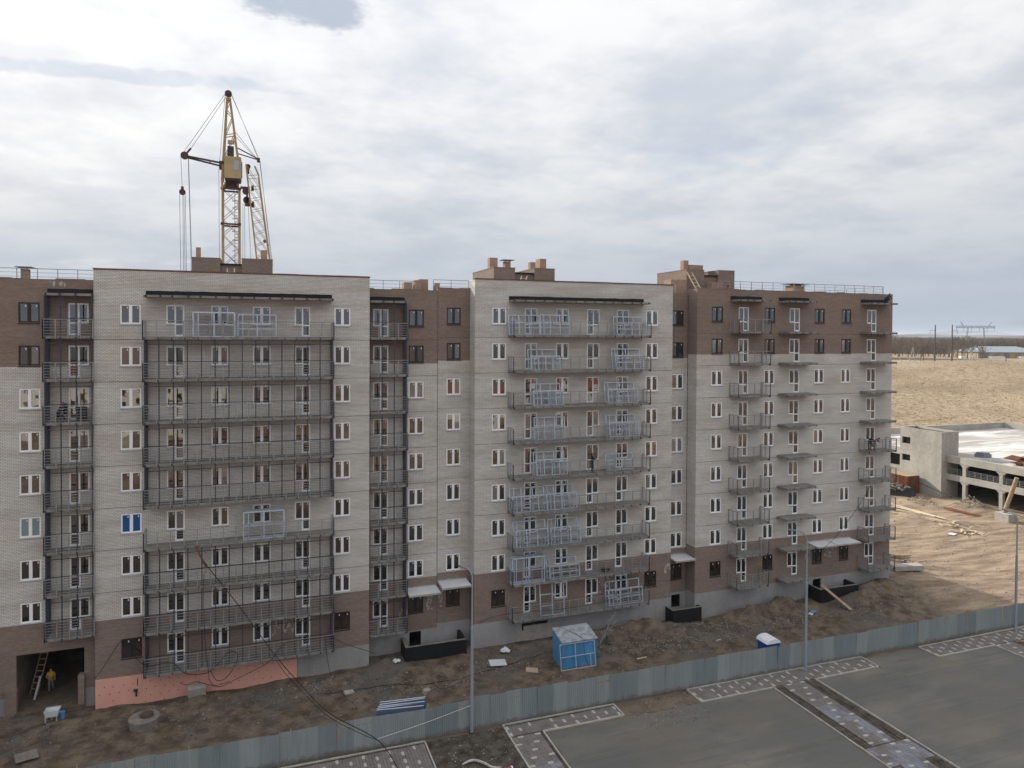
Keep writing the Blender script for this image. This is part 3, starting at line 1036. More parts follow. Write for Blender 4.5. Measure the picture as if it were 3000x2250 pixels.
A, B_, D_ = SECT['A'], SECT['B'], SECT['D']
two = lambda S: [(-1.5, S['plinth'], 'plinth'), (S['plinth'], S['low'], 'brick_brown'), (S['low'], S['hi'], 'brick_white'), (S['hi'], S['top'], 'brick_brown')]
one = lambda S: [(-1.5, S['plinth'], 'plinth'), (S['plinth'], S['low'], 'brick_brown'), (S['low'], S['top'], 'brick_white')]
side_wall(-10.97, 0.0, 1.2, one(A), 'l')
side_wall(8.27, 0.0, 1.9, one(A), 'r')
side_wall(17.0, 0.0, 1.9, one(B_), 'l')
side_wall(36.07, 0.0, 1.2, one(B_), 'r')
side_wall(38.26, -0.68, 1.2, two(D_), 'l')
side_wall(62.0, -0.68, 14.0, two(D_), 'r')
# joint between the wings
MB().box(14.165, 14.195, 1.485, 1.52, 2.0, 30.1).build('expansion_joint', M['steel_dark'], bld)
MB().box(38.235, 38.262, 0.775, 0.80, 2.2, 30.3).build('expansion_joint', M['steel_dark'], bld)
# back wall, inner backing behind the windows, roof and parapets
b = MB()
b.face([(62, 14, -1.5), (-45, 14, -1.5), (-45, 14, 30.3), (62, 14, 30.3)])
b.build('back_wall', M['brick_white'], bld)
b = MB()
for (x0, x1, y0_, z) in [(-45, -10.97, .8, 29.5), (-10.97, 8.27, 0, 29.9), (8.27, 17.0, 1.5, 29.5), (17.0, 36.07, 0, 29.9), (36.07, 38.26, .8, 29.5), (38.26, 62.0, -.68, 29.7)]:
    b.box(x0 + .02, x1 - .02, y0_ + .4, 14 - .02, z - .35, z)
b.build('roof', M['felt'], bld)
for (x0, x1, yf, zt) in [(-45, -10.97, .8, 30.17), (-10.97, 8.27, 0, 30.93), (8.27, 14.18, 1.5, 30.13), (14.18, 17.0, 1.5, 30.36), (17.0, 36.07, 0, 31.08), (36.07, 38.26, .8, 30.42), (38.26, 62, -.68, 30.80)]:
    q = MB()
    q.box(x0 + .003, x1 - .003, yf + .012, yf + .39, 29.3, zt - .012, skip='f')
    q.build('parapet', M['brick_brown'] if zt < 30.9 else M['brick_white'], bld)
# returns of the taller parapets
for (xa_, xb_, yb_, zt_) in ((-10.965, -10.6, 2, 30.9), (7.9, 8.265, 2.2, 30.9), (17.005, 17.37, 2.2, 31.05), (35.7, 36.065, 2.2, 31.05)):
    MB().box(xa_, xb_, .4, yb_, 29.6, zt_).build('parapet', M['brick_white'], bld)
MB().box(61.6, 61.995, -.28, 13.9, 29.5, 30.78).build('parapet', M['brick_brown'], bld)
for (x0, x1, z) in [(-11.0, 8.30, 30.93), (16.97, 36.10, 31.08)]:
    cp_ = MB()
    u = x0
    while u < x1 - .05:
        w = min(random.uniform(1.1, 1.9), x1 - u)
        dz = random.uniform(-.006, .012)
        cp_.box(u - .004, u + w + .004, -.04 + dz, .42, z - .01, z + .09 + dz)
        u += w
    cp_.build('coping', M['coping'], bld)
cp2 = MB()
for (x0, x1, yf, z) in [(-45, -11.0, .8, 30.17), (8.3, 14.18, 1.5, 30.13), (14.18, 16.97, 1.5, 30.36), (36.1, 38.2, .8, 30.42), (38.24, 62.02, -.68, 30.80)]:
    u = x0
    while u < x1 - .05:
        w = min(random.uniform(.5, 1.6), x1 - u)
        cp2.box(u, u + w, yf - .015, yf + .38, z, z + random.choice((.02, .05, .09)))
        u += w
cp2.build('unfinished_brick_course', M['brick_brown'], bld)

# archway passage through the left wing
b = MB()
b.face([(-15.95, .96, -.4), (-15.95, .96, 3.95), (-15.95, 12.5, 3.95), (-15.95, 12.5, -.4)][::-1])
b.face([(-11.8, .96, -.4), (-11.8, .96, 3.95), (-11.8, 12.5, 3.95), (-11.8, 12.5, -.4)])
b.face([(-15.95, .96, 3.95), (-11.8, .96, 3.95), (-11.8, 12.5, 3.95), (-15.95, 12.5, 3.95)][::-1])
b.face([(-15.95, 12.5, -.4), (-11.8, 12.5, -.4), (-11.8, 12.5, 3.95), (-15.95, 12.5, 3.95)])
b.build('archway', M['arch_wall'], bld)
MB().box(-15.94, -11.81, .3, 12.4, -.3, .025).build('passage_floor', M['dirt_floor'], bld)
MB().box(-12.15, -11.75, .5, 1.0, -.3, 2.1).build('archway_jamb', M['brick_brown'], bld)
MB().box(-16.6, -15.9, .62, 1.0, -.3, 1.6).build('archway_jamb', M['brick_brown'], bld)
for key, (u0, u1, v0, v1) in DOORS.items():
    yy = SECT[key]['y']
    b = MB()
    b.face([(u0, yy + .16, v0), (u0, yy + 2.5, v0), (u0, yy + 2.5, v1), (u0, yy + .16, v1)])
    b.face([(u1, yy + .16, v0), (u1, yy + 2.5, v0), (u1, yy + 2.5, v1), (u1, yy + .16, v1)])
    b.face([(u0, yy + 2.5, v0), (u1, yy + 2.5, v0), (u1, yy + 2.5, v1), (u0, yy + 2.5, v1)])
    b.face([(u0, yy + .16, v1), (u1, yy + .16, v1), (u1, yy + 2.5, v1), (u0, yy + 2.5, v1)])
    b.face([(u0, yy + .16, v0), (u1, yy + .16, v0), (u1, yy + 2.5, v0), (u0, yy + 2.5, v0)])
    b.build('basement_opening', M['dark_hole'], bld)
# ventilation slot under the middle wing's lowest balcony
MB().box(21.3, 23.7, -.03, .0, 1.34, 1.56).box(21.3, 21.45, -.035, .0, .95, 1.34).build('basement_slot', M['dark_hole'], bld)
MB().box(20.9, 24.6, -.02, 0, -.2, 1.30).build('rough_patch', M['concrete'], bld)

# ---- balconies
def railing(path, z0, zt, parent, gap=0.85, rails=6, skip_rail=False, rw=0.03):
    b = MB()
    for p, q in zip(path, path[1:]):
        L = math.dist(p, q)
        n = max(1, round(L / gap))
        for i in range(n + 1):
            t = i / n
            x, y = p[0] + (q[0] - p[0]) * t, p[1] + (q[1] - p[1]) * t
            lean = random.uniform(-.008, .008)
            b.bar((x, y, z0), (x + lean, y, zt), 0.06)
        if skip_rail:
            continue
        for k in range(rails):
            z = zt - 0.02 - k * (zt - z0 - 0.38) / (rails - 1)
            b.bar((p[0], p[1], z), (q[0], q[1], z), 0.045 if k == 0 else rw)
    return b.build('railing', M['rail'], parent)


def balcony(u0, u1, y, head, prot, rail=True, upright=False, open_left=True, open_right=True, slab_top=None, gap=0.85, skip_rail=False, nextz=None):
    zt = (slab_top if slab_top is not None else head - 2.30)
    s = MB()
    s.box(u0, u1, y - prot, y - .002, zt - .2, zt)
    n = max(2, round((u1 - u0) / .85))
    for i in range(n + 1):     # dark anchor blocks under the edge
        x = u0 + .08 + (u1 - u0 - .16) * i / n
        s.cur = 1
        s.box(x - .05, x + .05, y - prot - .03, y - prot + .1, zt - .205, zt - .07)
        s.cur = 0
    o = s.build('balcony', [M['slab'], M['steel_dark']], bld)
    path = []
    yf = y - prot - .03
    if open_left:
        path.append((u0 - .03, y - .05))
    path += [(u0 - .03, yf), (u1 + .03, yf)]
    if open_right:
        path.append((u1 + .03, y - .05))
    if rail:
        railing(path, zt - .22, zt + 1.15, o, gap, skip_rail=skip_rail, rw=.03 if upright else .017)
    if upright:
        b = MB()
        top = (nextz if nextz is not None else head + .5) - .02
        n = max(2, round((u1 - u0) / .93))
        yi = y - prot + .1
        for i in range(n + 1):
            x = u0 + .06 + (u1 - u0 - .12) * i / n
            b.bar((x, yi, zt), (x, yi, top), 0.075)
        b.bar((u0, yi, zt + 1.22), (u1, yi, zt + 1.22), .05)
        b.bar((u0, yi, top - .32), (u1, yi, top - .32), .045)
        for xs, op in ((u0 + .06, open_left), (u1 - .06, open_right)):
            if op:
                for t in (.35, .7, .98):
                    yy = yi + (y - yi) * t
                    b.bar((xs, yy - .05, zt), (xs, yy - .05, top), 0.10)
                b.bar((xs, yi, zt + 1.22), (xs, y, zt + 1.22), .05)
        b.build('glazing_uprights', M['upright'], o)
    return o


PROT = 1.3
for k in range(9):
    hA, hB, hD = A['head'] - 3 * k, B_['head'] - 3 * k, D_['head'] - 3 * k
    balcony(-7.67, 5.35, 0.0, hA, PROT, True, upright=(k in (1, 2, 3, 4, 6, 7, 8)))
    balcony(20.0, 32.98, 0.0, hB, PROT, True)
    balcony(41.94, 45.50, -0.68, hD, PROT, True)
    balcony(47.53, 51.15, -0.68, hD, PROT, False)
    balcony(57.75, 61.26, -0.68, hD, PROT, k >= 4)
    balcony(8.29, 11.36, 1.5, SECT['M1']['head'] - 3 * k, 1.25, True, True, open_left=False)
    if k < 8:
        balcony(-13.95, -10.99, 0.8, SECT['L']['head'] - 3 * k, 1.1, True, True, open_right=False)

# ---- canopies over the top balconies
def canopy(u0, u1, y, z, prot):
    s = MB()
    s.box(u0, u1, y - prot, y - .002, z, z + .17)
    o = s.build('top_canopy', M['slab'], bld)
    f = MB()
    n = int((u1 - u0) / .4)
    zs = []
    for i in range(n + 1):
        zs.append(z + .52 + random.uniform(-.02, .02))
    for i in range(n):
        a, c = u0 + (u1 - u0) * i / n, u0 + (u1 - u0) * (i + 1) / n
        f.face([(a, y - .05, z + .17), (c, y - .05, z + .17), (c, y - .05, zs[i + 1]), (a, y - .05, zs[i])])
        f.face([(a, y - .05, zs[i]), (c, y - .05, zs[i + 1]), (c, y - .001, zs[i + 1] + .01), (a, y - .001, zs[i] + .01)])
        f.face([(a, y - .05, z + .176), (c, y - .05, z + .176), (c, y - prot + .15, z + .176), (a, y - prot + .15, z + .176)])
    f.box(u0, u0 + .01, y - .05, y, z + .17, zs[0]).box(u1 - .01, u1, y - .05, y, z + .17, zs[-1])
    f.build('felt_upstand', M['felt'], o)
    br = MB()
    n = max(2, round((u1 - u0) / .95))
    for i in range(n + 1):
        x = u0 + .1 + (u1 - u0 - .2) * i / n + random.uniform(-.1, .1)
        br.box(x - .07, x + .07, y - prot - .02, y - prot + .1, z + .02, z + .16)
    br.build('anchor_plates', M['steel_dark'], o)
    return o


canopy(-7.67, 5.35, 0.0, 28.98, PROT)
canopy(20.0, 32.98, 0.0, 29.22, PROT)
for (a, c) in ((41.94, 45.5), (47.53, 51.15), (57.75, 61.26)):
    canopy(a, c, -0.68, 29.68, PROT)
canopy(8.29, 11.36, 1.5, 28.98, 1.25)
canopy(-13.95, -10.99, 0.8, 29.02, 1.1)

# ---- entrance canopies, sheet on top
for (u0, u1, y, z, prot) in [(11.45, 14.12, 1.5, 5.05, 1.75), (14.22, 16.75, 1.5, 5.35, 1.75), (36.1, 38.24, 0.8, 5.55, 1.7), (51.2, 53.6, -.68, 5.78, 1.6), (53.62, 56.6, -.68, 5.80, 1.6)]:
    s = MB()
    s.box(u0, u1, y - prot, y - .002, z, z + .13)
    s.box(u0 + .2, u0 + .35, y - prot - .03, y - prot, z + .01, z + .1).box(u1 - .5, u1 - .35, y - prot - .03, y - prot, z + .01, z + .1)
    o = s.build('entrance_canopy', M['concrete'], bld)
    t = MB()
    t.face([(u0 + .03, y - prot + .03, z + .135), (u1 - .03, y - prot + .03, z + .135), (u1 - .03, y - .05, z + .20), (u0 + .03, y - .05, z + .20)])
    t.build('canopy_screed', M['panel_white'], o)
    f = MB()
    for i in range(12):
        a = u0 + (u1 - u0) * i / 12
        c = u0 + (u1 - u0) * (i + 1) / 12
        hh = random.uniform(.03, .13)
        f.box(a, c, y - .04, y - .001, z + .13, z + .2 + hh)
    f.build('canopy_flashing', M['concrete'], o)
# lime streaks under the canopies
def streaks(u0, u1, y, z0, z1, n):
    q = MB()
    for i in range(n):
        u = random.uniform(u0, u1)
        zt_ = z1 - random.random() ** 1.5 * (z1 - z0) * .7
        L = random.uniform(.08, .35)
        w = random.uniform(.03, .12)
        y -= .0004
        pts = [(u - w * random.uniform(.5, 1), y, zt_ - L * random.uniform(.2, .8)), (u - w * .4, y, zt_ - L), (u + w * .5, y, zt_ - L * .9), (u + w, y, zt_ - L * .4), (u + w * .3, y, zt_), (u - w * .6, y, zt_ - .02)]
        q.face(pts)
    q.build('lime_streaks', M['plaster_patch'], bld)


streaks(13.3, 13.75, 1.497, 2.6, 5.0, 40)
streaks(14.35, 14.65, 1.497, 2.6, 5.2, 30)
streaks(11.0, 11.6, 1.497, 2.2, 3.6, 16)
streaks(0.95, 2.4, -.003, 2.9, 4.6, 30)
streaks(28.7, 30.0, -.003, 2.9, 4.8, 36)
streaks(53.4, 54.9, -.683, 3.9, 5.4, 40)
streaks(51.0, 51.6, -.683, 3.6, 5.2, 14)
streaks(35.4, 36.0, -.003, 4.2, 5.4, 20)
streaks(-14.0, -12.5, .796, 29.75, 30.1, 7)

# ---- black bitumen-coated pit walls at the basement doors
def pit(x0, x1, yf, yb, zt, zt2=None):
    zt2 = zt2 if zt2 is not None else zt
    b = MB()
    b.cur = 0
    b.box(x0, x1, yf, yf + .25, -1.2, zt)
    b.box(x0, x0 + .25, yf + .25, yb, -1.2, zt)
    b.box(x1 - .25, x1, yf + .25, yb, -1.2, zt2)
    o = b.build('basement_pit_wall', M['bitumen'], bld)
    c = MB()
    c.box(x0 + .01, x1 - .01, yf + .02, yf + .24, zt, zt + .012)
    c.box(x0 + .02, x0 + .24, yf + .24, yb, zt, zt + .012)
    c.build('pit_wall_top', M['concrete_dark'], o)


pit(11.1, 16.2, -0.6, 1.49, 1.15)
pit(35.55, 38.65, -1.25, -0.01, 1.30)
pit(51.45, 56.2, -2.35, -0.69, 1.75)

# ---- pink insulation boards along the base of the left wing
for (x0, x1, zt0, zt1) in [(-10.95, -8.0, 1.82, 1.78), (-7.99, -4.45, 1.78, 1.62), (-4.44, -0.9, 1.62, 1.48), (-0.89, 2.74, 1.48, 1.34)]:
    b = MB()
    v = [(x0, -.1, -1.1), (x1, -.1, -1.1), (x1, -.1, zt1), (x0, -.1, zt0)]
    w = [(p[0], -.003, p[2]) for p in v]
    b.face(v)
    for i in range(4):
        j = (i + 1) % 4
        b.face([v[j], v[i], w[i], w[j]])
    o = b.build('insulation_board', M['pink'], bld)
    f = MB()
    for i in range(int((x1 - x0) / .62)):
        for zz_ in (-.25, .25, .75, 1.25):
            if random.random() < .85:
                f.cyl((x0 + .25 + i * .62 + random.uniform(-.05, .05) + (.3 if zz_ in (.25, 1.25) else 0), -.104, zz_ + random.uniform(-.06, .06)), (0, 1, 0), .035, .02, 7)
    f.build('fixing_discs', M['steel_dark'], o)
MB().box(2.78, 3.6, -.03, -.002, -.9, 1.25).box(3.62, 4.9, -.028, -.002, -.9, 1.15).build('grey_insulation_board', M['plinth'], bld)
MB().cyl((-8.4, -.16, .75), (1, 0, 0), .09, .25, 10).cyl((-8.35, -.18, .55), (0, 0, 1), .06, .45, 8).box(-8.3, -8.26, -.13, -.1, 1.05, 1.55).build('drain_pipe', M['steel_dark'], bld)

# ---- roof: stair heads, chimneys, railings
def stair_head(x0, x1, gap0, gap1, yf, yb, zt, zm):
    b = MB()
    b.box(x0, gap0, yf, yb, 29.4, zt)
    b.box(gap1, x1, yf, yb, 29.4, zt + .04)
    o = b.build('stair_head', M['brick_brown'], bld)
    m_ = MB()
    m_.box(gap0 + .003, gap1 - .003, yf + .25, yb - .2, 29.4, zm)
    m_.build('rough_brick_infill', M['iron'] if False else M['brick_brown'], o)
    MB().box(gap0 - .05, gap1 + .05, yf + .1, yb - .1, zm + .003, zm + .12).build('felt_cap', M['felt'], o)
    MB().box(x0 - .02, gap0 + .02, yf - .02, yb, zt + .002, zt + .07).box(gap1 - .02, x1 + .02, yf - .02, yb, zt + .043, zt + .11).build('capping', M['brick_brown'], o)
    return o


stair_head(-5.06, 1.06, -2.96, -1.33, 5.0, 9.0, 32.47, 32.0)
stair_head(19.61, 25.47, 21.62, 23.49, 3.0, 9.6, 32.40, 31.95)
stair_head(39.16, 44.74, 41.17, 42.84, 2.5, 7.9, 32.84, 32.3)
CH = [(-4.77, -4.43, 5.3, 5.7, 32.4, 33.35), (0.13, .64, 5.4, 6.2, 32.4, 33.35), (19.88, 20.63, 5.0, 5.7, 32.3, 33.5), (21.33, 21.9, 5.0, 5.6, 32.3, 33.2), (23.86, 24.37, 5.0, 5.6, 31.9, 33.24),
      (24.82, 25.45, 5.0, 6.1, 32.3, 33.6), (40.14, 40.7, 4.5, 5.1, 32.8, 34.0), (40.76, 42.42, 4.5, 5.2, 32.2, 33.58), (37.1, 38.79, 2.0, 3.2, 29.4, 31.82), (41.16, 42.46, 1.2, 2.0, 29.6, 31.6),
      (52.4, 53.4, 3.0, 4.2, 29.6, 31.75), (53.6, 54.12, 3.2, 4.0, 29.6, 31.7), (11.8, 12.5, 4.0, 5.0, 29.4, 30.95), (12.7, 13.3, 4.0, 5.2, 29.4, 31.15), (13.25, 14.05, 4.6, 5.6, 29.4, 31.3), (14.51, 14.96, 4.0, 4.6, 29.4, 30.95), (-16.41, -15.94, 4.0, 4.6, 29.4, 31.1)]
for i, (x0, x1, y0_, y1_, z0, z1) in enumerate(CH):
    o = MB().box(x0, x1, y0_, y1_, z0, z1).build('chimney', M['brick_red'], bld)
    if i in (3, 10, 11, 16):
        MB().box(x0 - .3, x1 + .3, y0_ - .3, y1_ + .3, z1 + .12, z1 + .16).box(x0 + .05, x0 + .1, y0_ + .05, y0_ + .1, z1, z1 + .12).box(x1 - .1, x1 - .05, y0_ + .05, y0_ + .1, z1, z1 + .12).build('chimney_hood', M['galv_dark'], o)


def roof_rail(path, zt, z0, name='roof_railing'):
    b = MB()
    for p, q in zip(path, path[1:]):
        n = max(1, round(math.dist(p, q) / 1.25))
        for i in range(n + 1):
            t = i / n
            x, y = p[0] + (q[0] - p[0]) * t, p[1] + (q[1] - p[1]) * t
            b.bar((x, y, z0), (x, y, zt), .045)
        for k in range(3):
            z = zt - k * .28
            b.bar((p[0], p[1], z), (q[0], q[1], z), .045 if k == 0 else .025)
    b.build(name, M['rail'], bld)


roof_rail([(-17.2, 1.5), (-11.0, 1.5)], 30.95, 29.5)
roof_rail([(8.3, 2.0), (12.4, 2.0)], 30.9, 29.5)
roof_rail([(13.9, 2.0), (17.0, 2.0)], 31.08, 29.5)
roof_rail([(41.0, 0.0), (61.4, 0.0), (61.4, 13.5)], 31.65, 29.6)
roof_rail([(61.4, 13.5), (45, 13.5)], 31.65, 29.6)
roof_rail([(36.2, 1.4), (38.2, 1.4)], 31.25, 29.5)
FRAMES = [('B', 1, 'left end', 19.82, 22.64, 26.46, 28.12, 1, 'lean'), ('B', 1, 'left middle', 22.68, 25.46, 26.43, 28.16, 1, 'lean'), ('B', 1, 'right end', 29.7, 32.77, 26.51, 28.1, 2, 'lean'), ('B', 2, 'left end', 21.58, 24.33, 23.48, 25.2, 2, 'lean'), ('B', 2, 'right end', 29.57, 32.47, 23.5, 25.23, 1, 'lean'), ('B', 3, 'left end', 21.81, 24.67, 20.47, 22.25, 2, 'lean'), ('B', 3, 'right end', 28.88, 31.92, 20.51, 22.24, 1, 'lean'), ('B', 4, 'left end', 22.17, 25.05, 17.53, 19.35, 1, 'lean'), ('B', 4, 'right end', 29.04, 32.05, 17.46, 19.32, 2, 'lean'), ('B', 5, 'left end', 22.12, 25.07, 14.47, 16.39, 1, 'lean'), ('B', 5, 'right end', 29.01, 31.75, 14.55, 15.87, 1, 'lean'), ('B', 6, 'left end', 19.98, 23.21, 11.45, 13.38, 2, 'lean'), ('B', 6, 'left middle', 23.08, 25.99, 11.45, 13.42, 1, 'lean'), ('B', 7, 'left end', 20.3, 23.32, 8.52, 10.53, 2, 'lean'), ('B', 7, 'left middle', 23.49, 26.37, 8.54, 10.5, 1, 'lean'), ('B', 8, 'left end', 20.02, 22.92, 5.36, 7.61, 1, 'box'), ('B', 8, 'left middle', 23.39, 26.3, 5.5, 7.02, 1, 'lean'), ('B', 9, 'left end', 22.53, 24.79, 2.36, 5.15, 1, 'tall'), ('B', 9, 'right end', 29.07, 32.57, 2.27, 4.42, 2, 'lean'), ('A', 1, 'left middle', -4.47, -1.7, 26.22, 27.96, 1, 'box'), ('A', 1, 'middle', -1.47, 1.27, 26.31, 27.85, 1, 'lean'), ('A', 6, 'middle', -1.09, 1.75, 11.09, 13.22, 1, 'box')]
CRANE = {'mast': [(-3.49, 33.57), (-1.83, 33.57), (-3.48, 41.29), (-1.96, 41.34)], 'ring': [(-3.55, 37.61), (-1.83, 37.78)], 'cab': [(-3.33, 44.24), (-1.67, 44.38), (-3.28, 42.12), (-1.69, 42.1)], 'cabwin': [(-2.39, 43.9), (-1.91, 43.94), (-2.42, 43.72), (-1.92, 42.98)], 'legL': [(-3.52, 43.83), (-3.09, 50.43)], 'legR': [(-2.07, 44.29), (-2.77, 50.41)], 'apex': (-2.94, 50.95), 'tip': (-7.03, 44.27), 'jibbase': (-3.57, 43.68), 'strutbase': (-2.04, 45.22), 'struttip': (-0.04, 44.49), 'radiator': [(-3.02, 45.47), (-2.41, 44.46)], 'box': [(-2.99, 46.06), (-2.36, 45.7)], 'boomL': [(-1.25, 43.74), (-0.21, 34.06)], 'boomR': [(-0.41, 43.6), (-0.02, 42.7), (1.08, 34.11)], 'hook': (-7.25, 40.56), 'ropes': [(-7.31, 32.63), (-7.09, 32.63), (-6.9, 32.64), (-6.77, 32.65)], 'rope2': [(-6.75, 43.35), (-6.29, 34.17)], 'winch': [(-1.56, 41.15), (-1.09, 39.61)], 'rope3': [(-3.82, 43.46), (-3.79, 34.06)]}
CABLES = [[(-4.21, -1.4, 10.99), (-3.59, -1.6, 9.75), (-1.39, -2.2, 6.72), (0.91, -4.5, 3.96), (2.55, -8.5, 3.31), (3.99, -12.0, 3.0), (6.0, -12.6, 1.79), (6.92, -12.8, 1.15), (7.46, -13.4, 0.67), (7.87, -14.1, 0.12), (7.95, -15.2, 0.1)], [(0.91, -4.5, 3.81), (1.55, -6.0, 3.25), (2.54, -8.6, 3.02), (3.99, -12.0, 2.75), (6.0, -12.6, 1.57), (6.93, -12.79, 1.12)], [(-3.58, -1.45, 9.29), (-3.77, -1.45, 8.94), (-3.8, -1.45, 7.32), (-3.74, -1.45, 5.03), (-3.65, -1.45, 3.33), (-3.5, -1.45, 2.09), (-3.41, -1.45, 1.33), (-3.1, -1.45, 0.8), (-2.54, -1.45, 0.71), (-1.66, -1.45, 1.05), (-0.38, -1.45, 1.53), (0.66, -1.45, 2.0), (1.58, -1.45, 3.05), (2.24, -1.45, 3.3), (4.27, -1.45, 3.3), (5.09, -1.45, 3.26), (6.34, -1.45, 2.51), (8.48, -1.95, 1.69)], [(-5.37, -1.45, 1.44), (-5.13, -1.45, 1.23), (-4.76, -1.45, 1.21), (-4.27, -1.45, 1.3), (-3.41, -1.45, 0.92), (-2.79, -1.45, 0.82), (-2.04, -1.45, 0.97)], [(-10.94, -0.4, 2.11), (-10.43, -0.4, 2.75), (-9.73, -0.4, 3.9), (-9.17, -0.2, 4.54), (-8.81, -0.3, 4.06), (-8.23, -0.6, 3.17), (-7.41, -1.45, 2.96), (-5.93, -1.45, 2.93), (-5.08, -1.45, 2.06), (-4.15, -1.45, 1.82), (-3.35, -1.45, 1.93), (-2.72, -1.45, 2.51), (-2.16, -1.45, 3.11), (-1.72, -1.45, 3.11), (-1.5, -1.45, 2.74), (-1.72, -1.45, 2.02), (-2.29, -1.45, 1.28), (-2.91, -1.45, 1.18), (-3.35, -1.45, 1.93)], [(4.74, -1.45, 3.3), (4.9, -1.3, 1.65), (5.2, -1.0, 0.1), (5.55, -1.0, -0.31)]]
ROPE = [(7.03, -12.1, 0.79), (13.22, -12.1, 1.88)]

# ------------------------------------------------------------------ loose metal frames on the balconies
ORD = ['top', 'second', 'third', 'fourth', 'fifth', 'sixth', 'seventh', 'eighth', 'lowest']
BLK = {'A': 'left', 'B': 'middle'}


def grid_frame(u0, u1, z0, z1, yb, yt, cols, midz, w=0.08, depth=0.0):
    """welded rectangular frame leaning from (yb, z0) to (yt, z1); depth > 0 makes it a box"""
    b = MB()

    def P(u, t, dd=0.0):
        return (u, yb + (yt - yb) * t + dd, z0 + (z1 - z0) * t)
    for dd in ([0.0, depth] if depth else [0.0]):
        for t in [0, 1] + midz:
            b.bar(P(u0, t, dd), P(u1, t, dd), w * (1.25 if t in (0, 1) else 1))
        for i in range(cols + 1):
            u = u0 + (u1 - u0) * i / cols
            b.bar(P(u, 0, dd), P(u, 1, dd), w)
        if cols > 1:
            u = u0 + (u1 - u0) * (0.12)
            b.bar(P(u, 0, dd), P(u, 1, dd), w * .7)
    if depth:
        for t in [0, .5, 1]:
            for u in (u0, u1):
                b.bar(P(u, t, 0), P(u, t, depth), w)
        for t in (0, 1):
            b.obox(((u0 + u1) / 2, yb + (yt - yb) * t + depth / 2, z0 + (z1 - z0) * t), ((u1 - u0) / 2 * .98, 0, 0), (0, depth / 2 * .9, 0), (0, 0, .012))
    return b


for (sec, row, where, u0, u1, z0, z1, n, kind) in FRAMES:
    base = SECT[sec]['head'] - 3 * (row - 1) - 2.30
    pos = {'left end': 'at left end of', 'left middle': 'left of centre on', 'right end': 'at right end of', 'middle': 'at centre of'}[where]
    if kind == 'lean' and (row, where) in ((2, 'right end'), (3, 'right end'), (5, 'left end'), (6, 'left middle'), (7, 'left middle'), (8, 'left middle')):
        n += 1
    for k in range(n):
        zz0 = base + .01
        zz1 = max(z1, zz0 + 1.2)
        if kind == 'box':
            b = grid_frame(u0, u1, zz0, zz1, -1.18, -1.12, 2, [.5], .085, depth=.55)
            lb = 'boxy'
        elif kind == 'tall':
            b = grid_frame(u0 + .1, u0 + 1.2, zz0, zz1 + .1, -1.1, -.75, 1, [.28, .62], .08)
            q = grid_frame(u0 + 1.2, u1, zz0, zz1, -1.15, -.9, 1, [.62], .07)
            o0 = len(b.v)
            b.v += q.v; b.f += [tuple(i + o0 for i in fc) for fc in q.f]; b.m += q.m
            lb = 'tall ladder-like'
        elif k == 0:
            b = grid_frame(u0, u1 - .06 * n, zz0, zz1, -.62, -.3 - .1 * random.random(), random.choice((2, 3, 3)), [.36, .62])
            lb = 'rear' if n > 1 else ''
        else:
            b = grid_frame(u0 + .12, u1, zz0, zz0 + (zz1 - zz0) * .68, -1.02, -.82, random.choice((3, 4)), [.48])
            lb = 'front low'
        o = b.build('balcony_screen', M['zincframe'], at=((u0 + u1) / 2, -.8, zz0))
        fl = 'top' if row == 1 else ('lowest' if row == 9 else ORD[row - 1])
        tag(o, ('%s pale blue steel screen %s %s block\'s %s long balcony' % (lb, pos, BLK[sec], fl)).strip(), 'steel screen', 'steel glazing screens waiting on the long balconies')
# a few lengths of steel and bags lying on slabs
b = MB()
for i in range(5):
    b.bar((1.0 + .1 * i, -.9 + .08 * i, 26.24), (4.2 + .2 * i, -.8 + .05 * i, 26.25), .05)
tag(b.build('steel_tubes', M['zincframe'], at=(2.5, -.8, 26.2)), 'loose steel tubes lying on the top balcony of the left block', 'steel tubes')
b = MB()
for i in range(9):
    b.rock((29.0 + random.uniform(-.45, .45), -.7 + random.uniform(-.2, .2), 5.62), .22, .8)
tag(b.build('black_bag', M['cable'], at=(29, -.7, 4.45 + 1)), 'black sack lying on the second lowest long balcony, middle block', 'sack')
tag(MB().cyl((31.7, -.6, 5.53), (0, 0, 1), .17, .12, 12, .12).build('hard_hat', M['red'], at=(31.7, -.6, 5.45)), 'orange-red hard hat on the balcony right of the black sack', 'hard hat')

# ------------------------------------------------------------------ tower crane behind the block
cr = thing('tower_crane', 'ochre lattice tower crane with maroon pulleys rising behind the left block', 'crane', (-2.65, 21.9, 0))
CY = 21.0


def lattice(b, legs0, legs1, nb, wl, wd):
    """four legs between two quads, cross-braced on every side"""
    for p, q in zip(legs0, legs1):
        b.bar(p, q, wl)
    L0 = [Vector(p) for p in legs0]
    L1 = [Vector(p) for p in legs1]
    for i in range(nb):
        t0, t1 = i / nb, (i + 1) / nb
        for s in range(4):
            a0, a1 = L0[s].lerp(L1[s], t0), L0[s].lerp(L1[s], t1)
            c0, c1 = L0[(s + 1) % 4].lerp(L1[(s + 1) % 4], t0), L0[(s + 1) % 4].lerp(L1[(s + 1) % 4], t1)
            b.bar(a0, c1, wd)
            b.bar(c0, a1, wd)


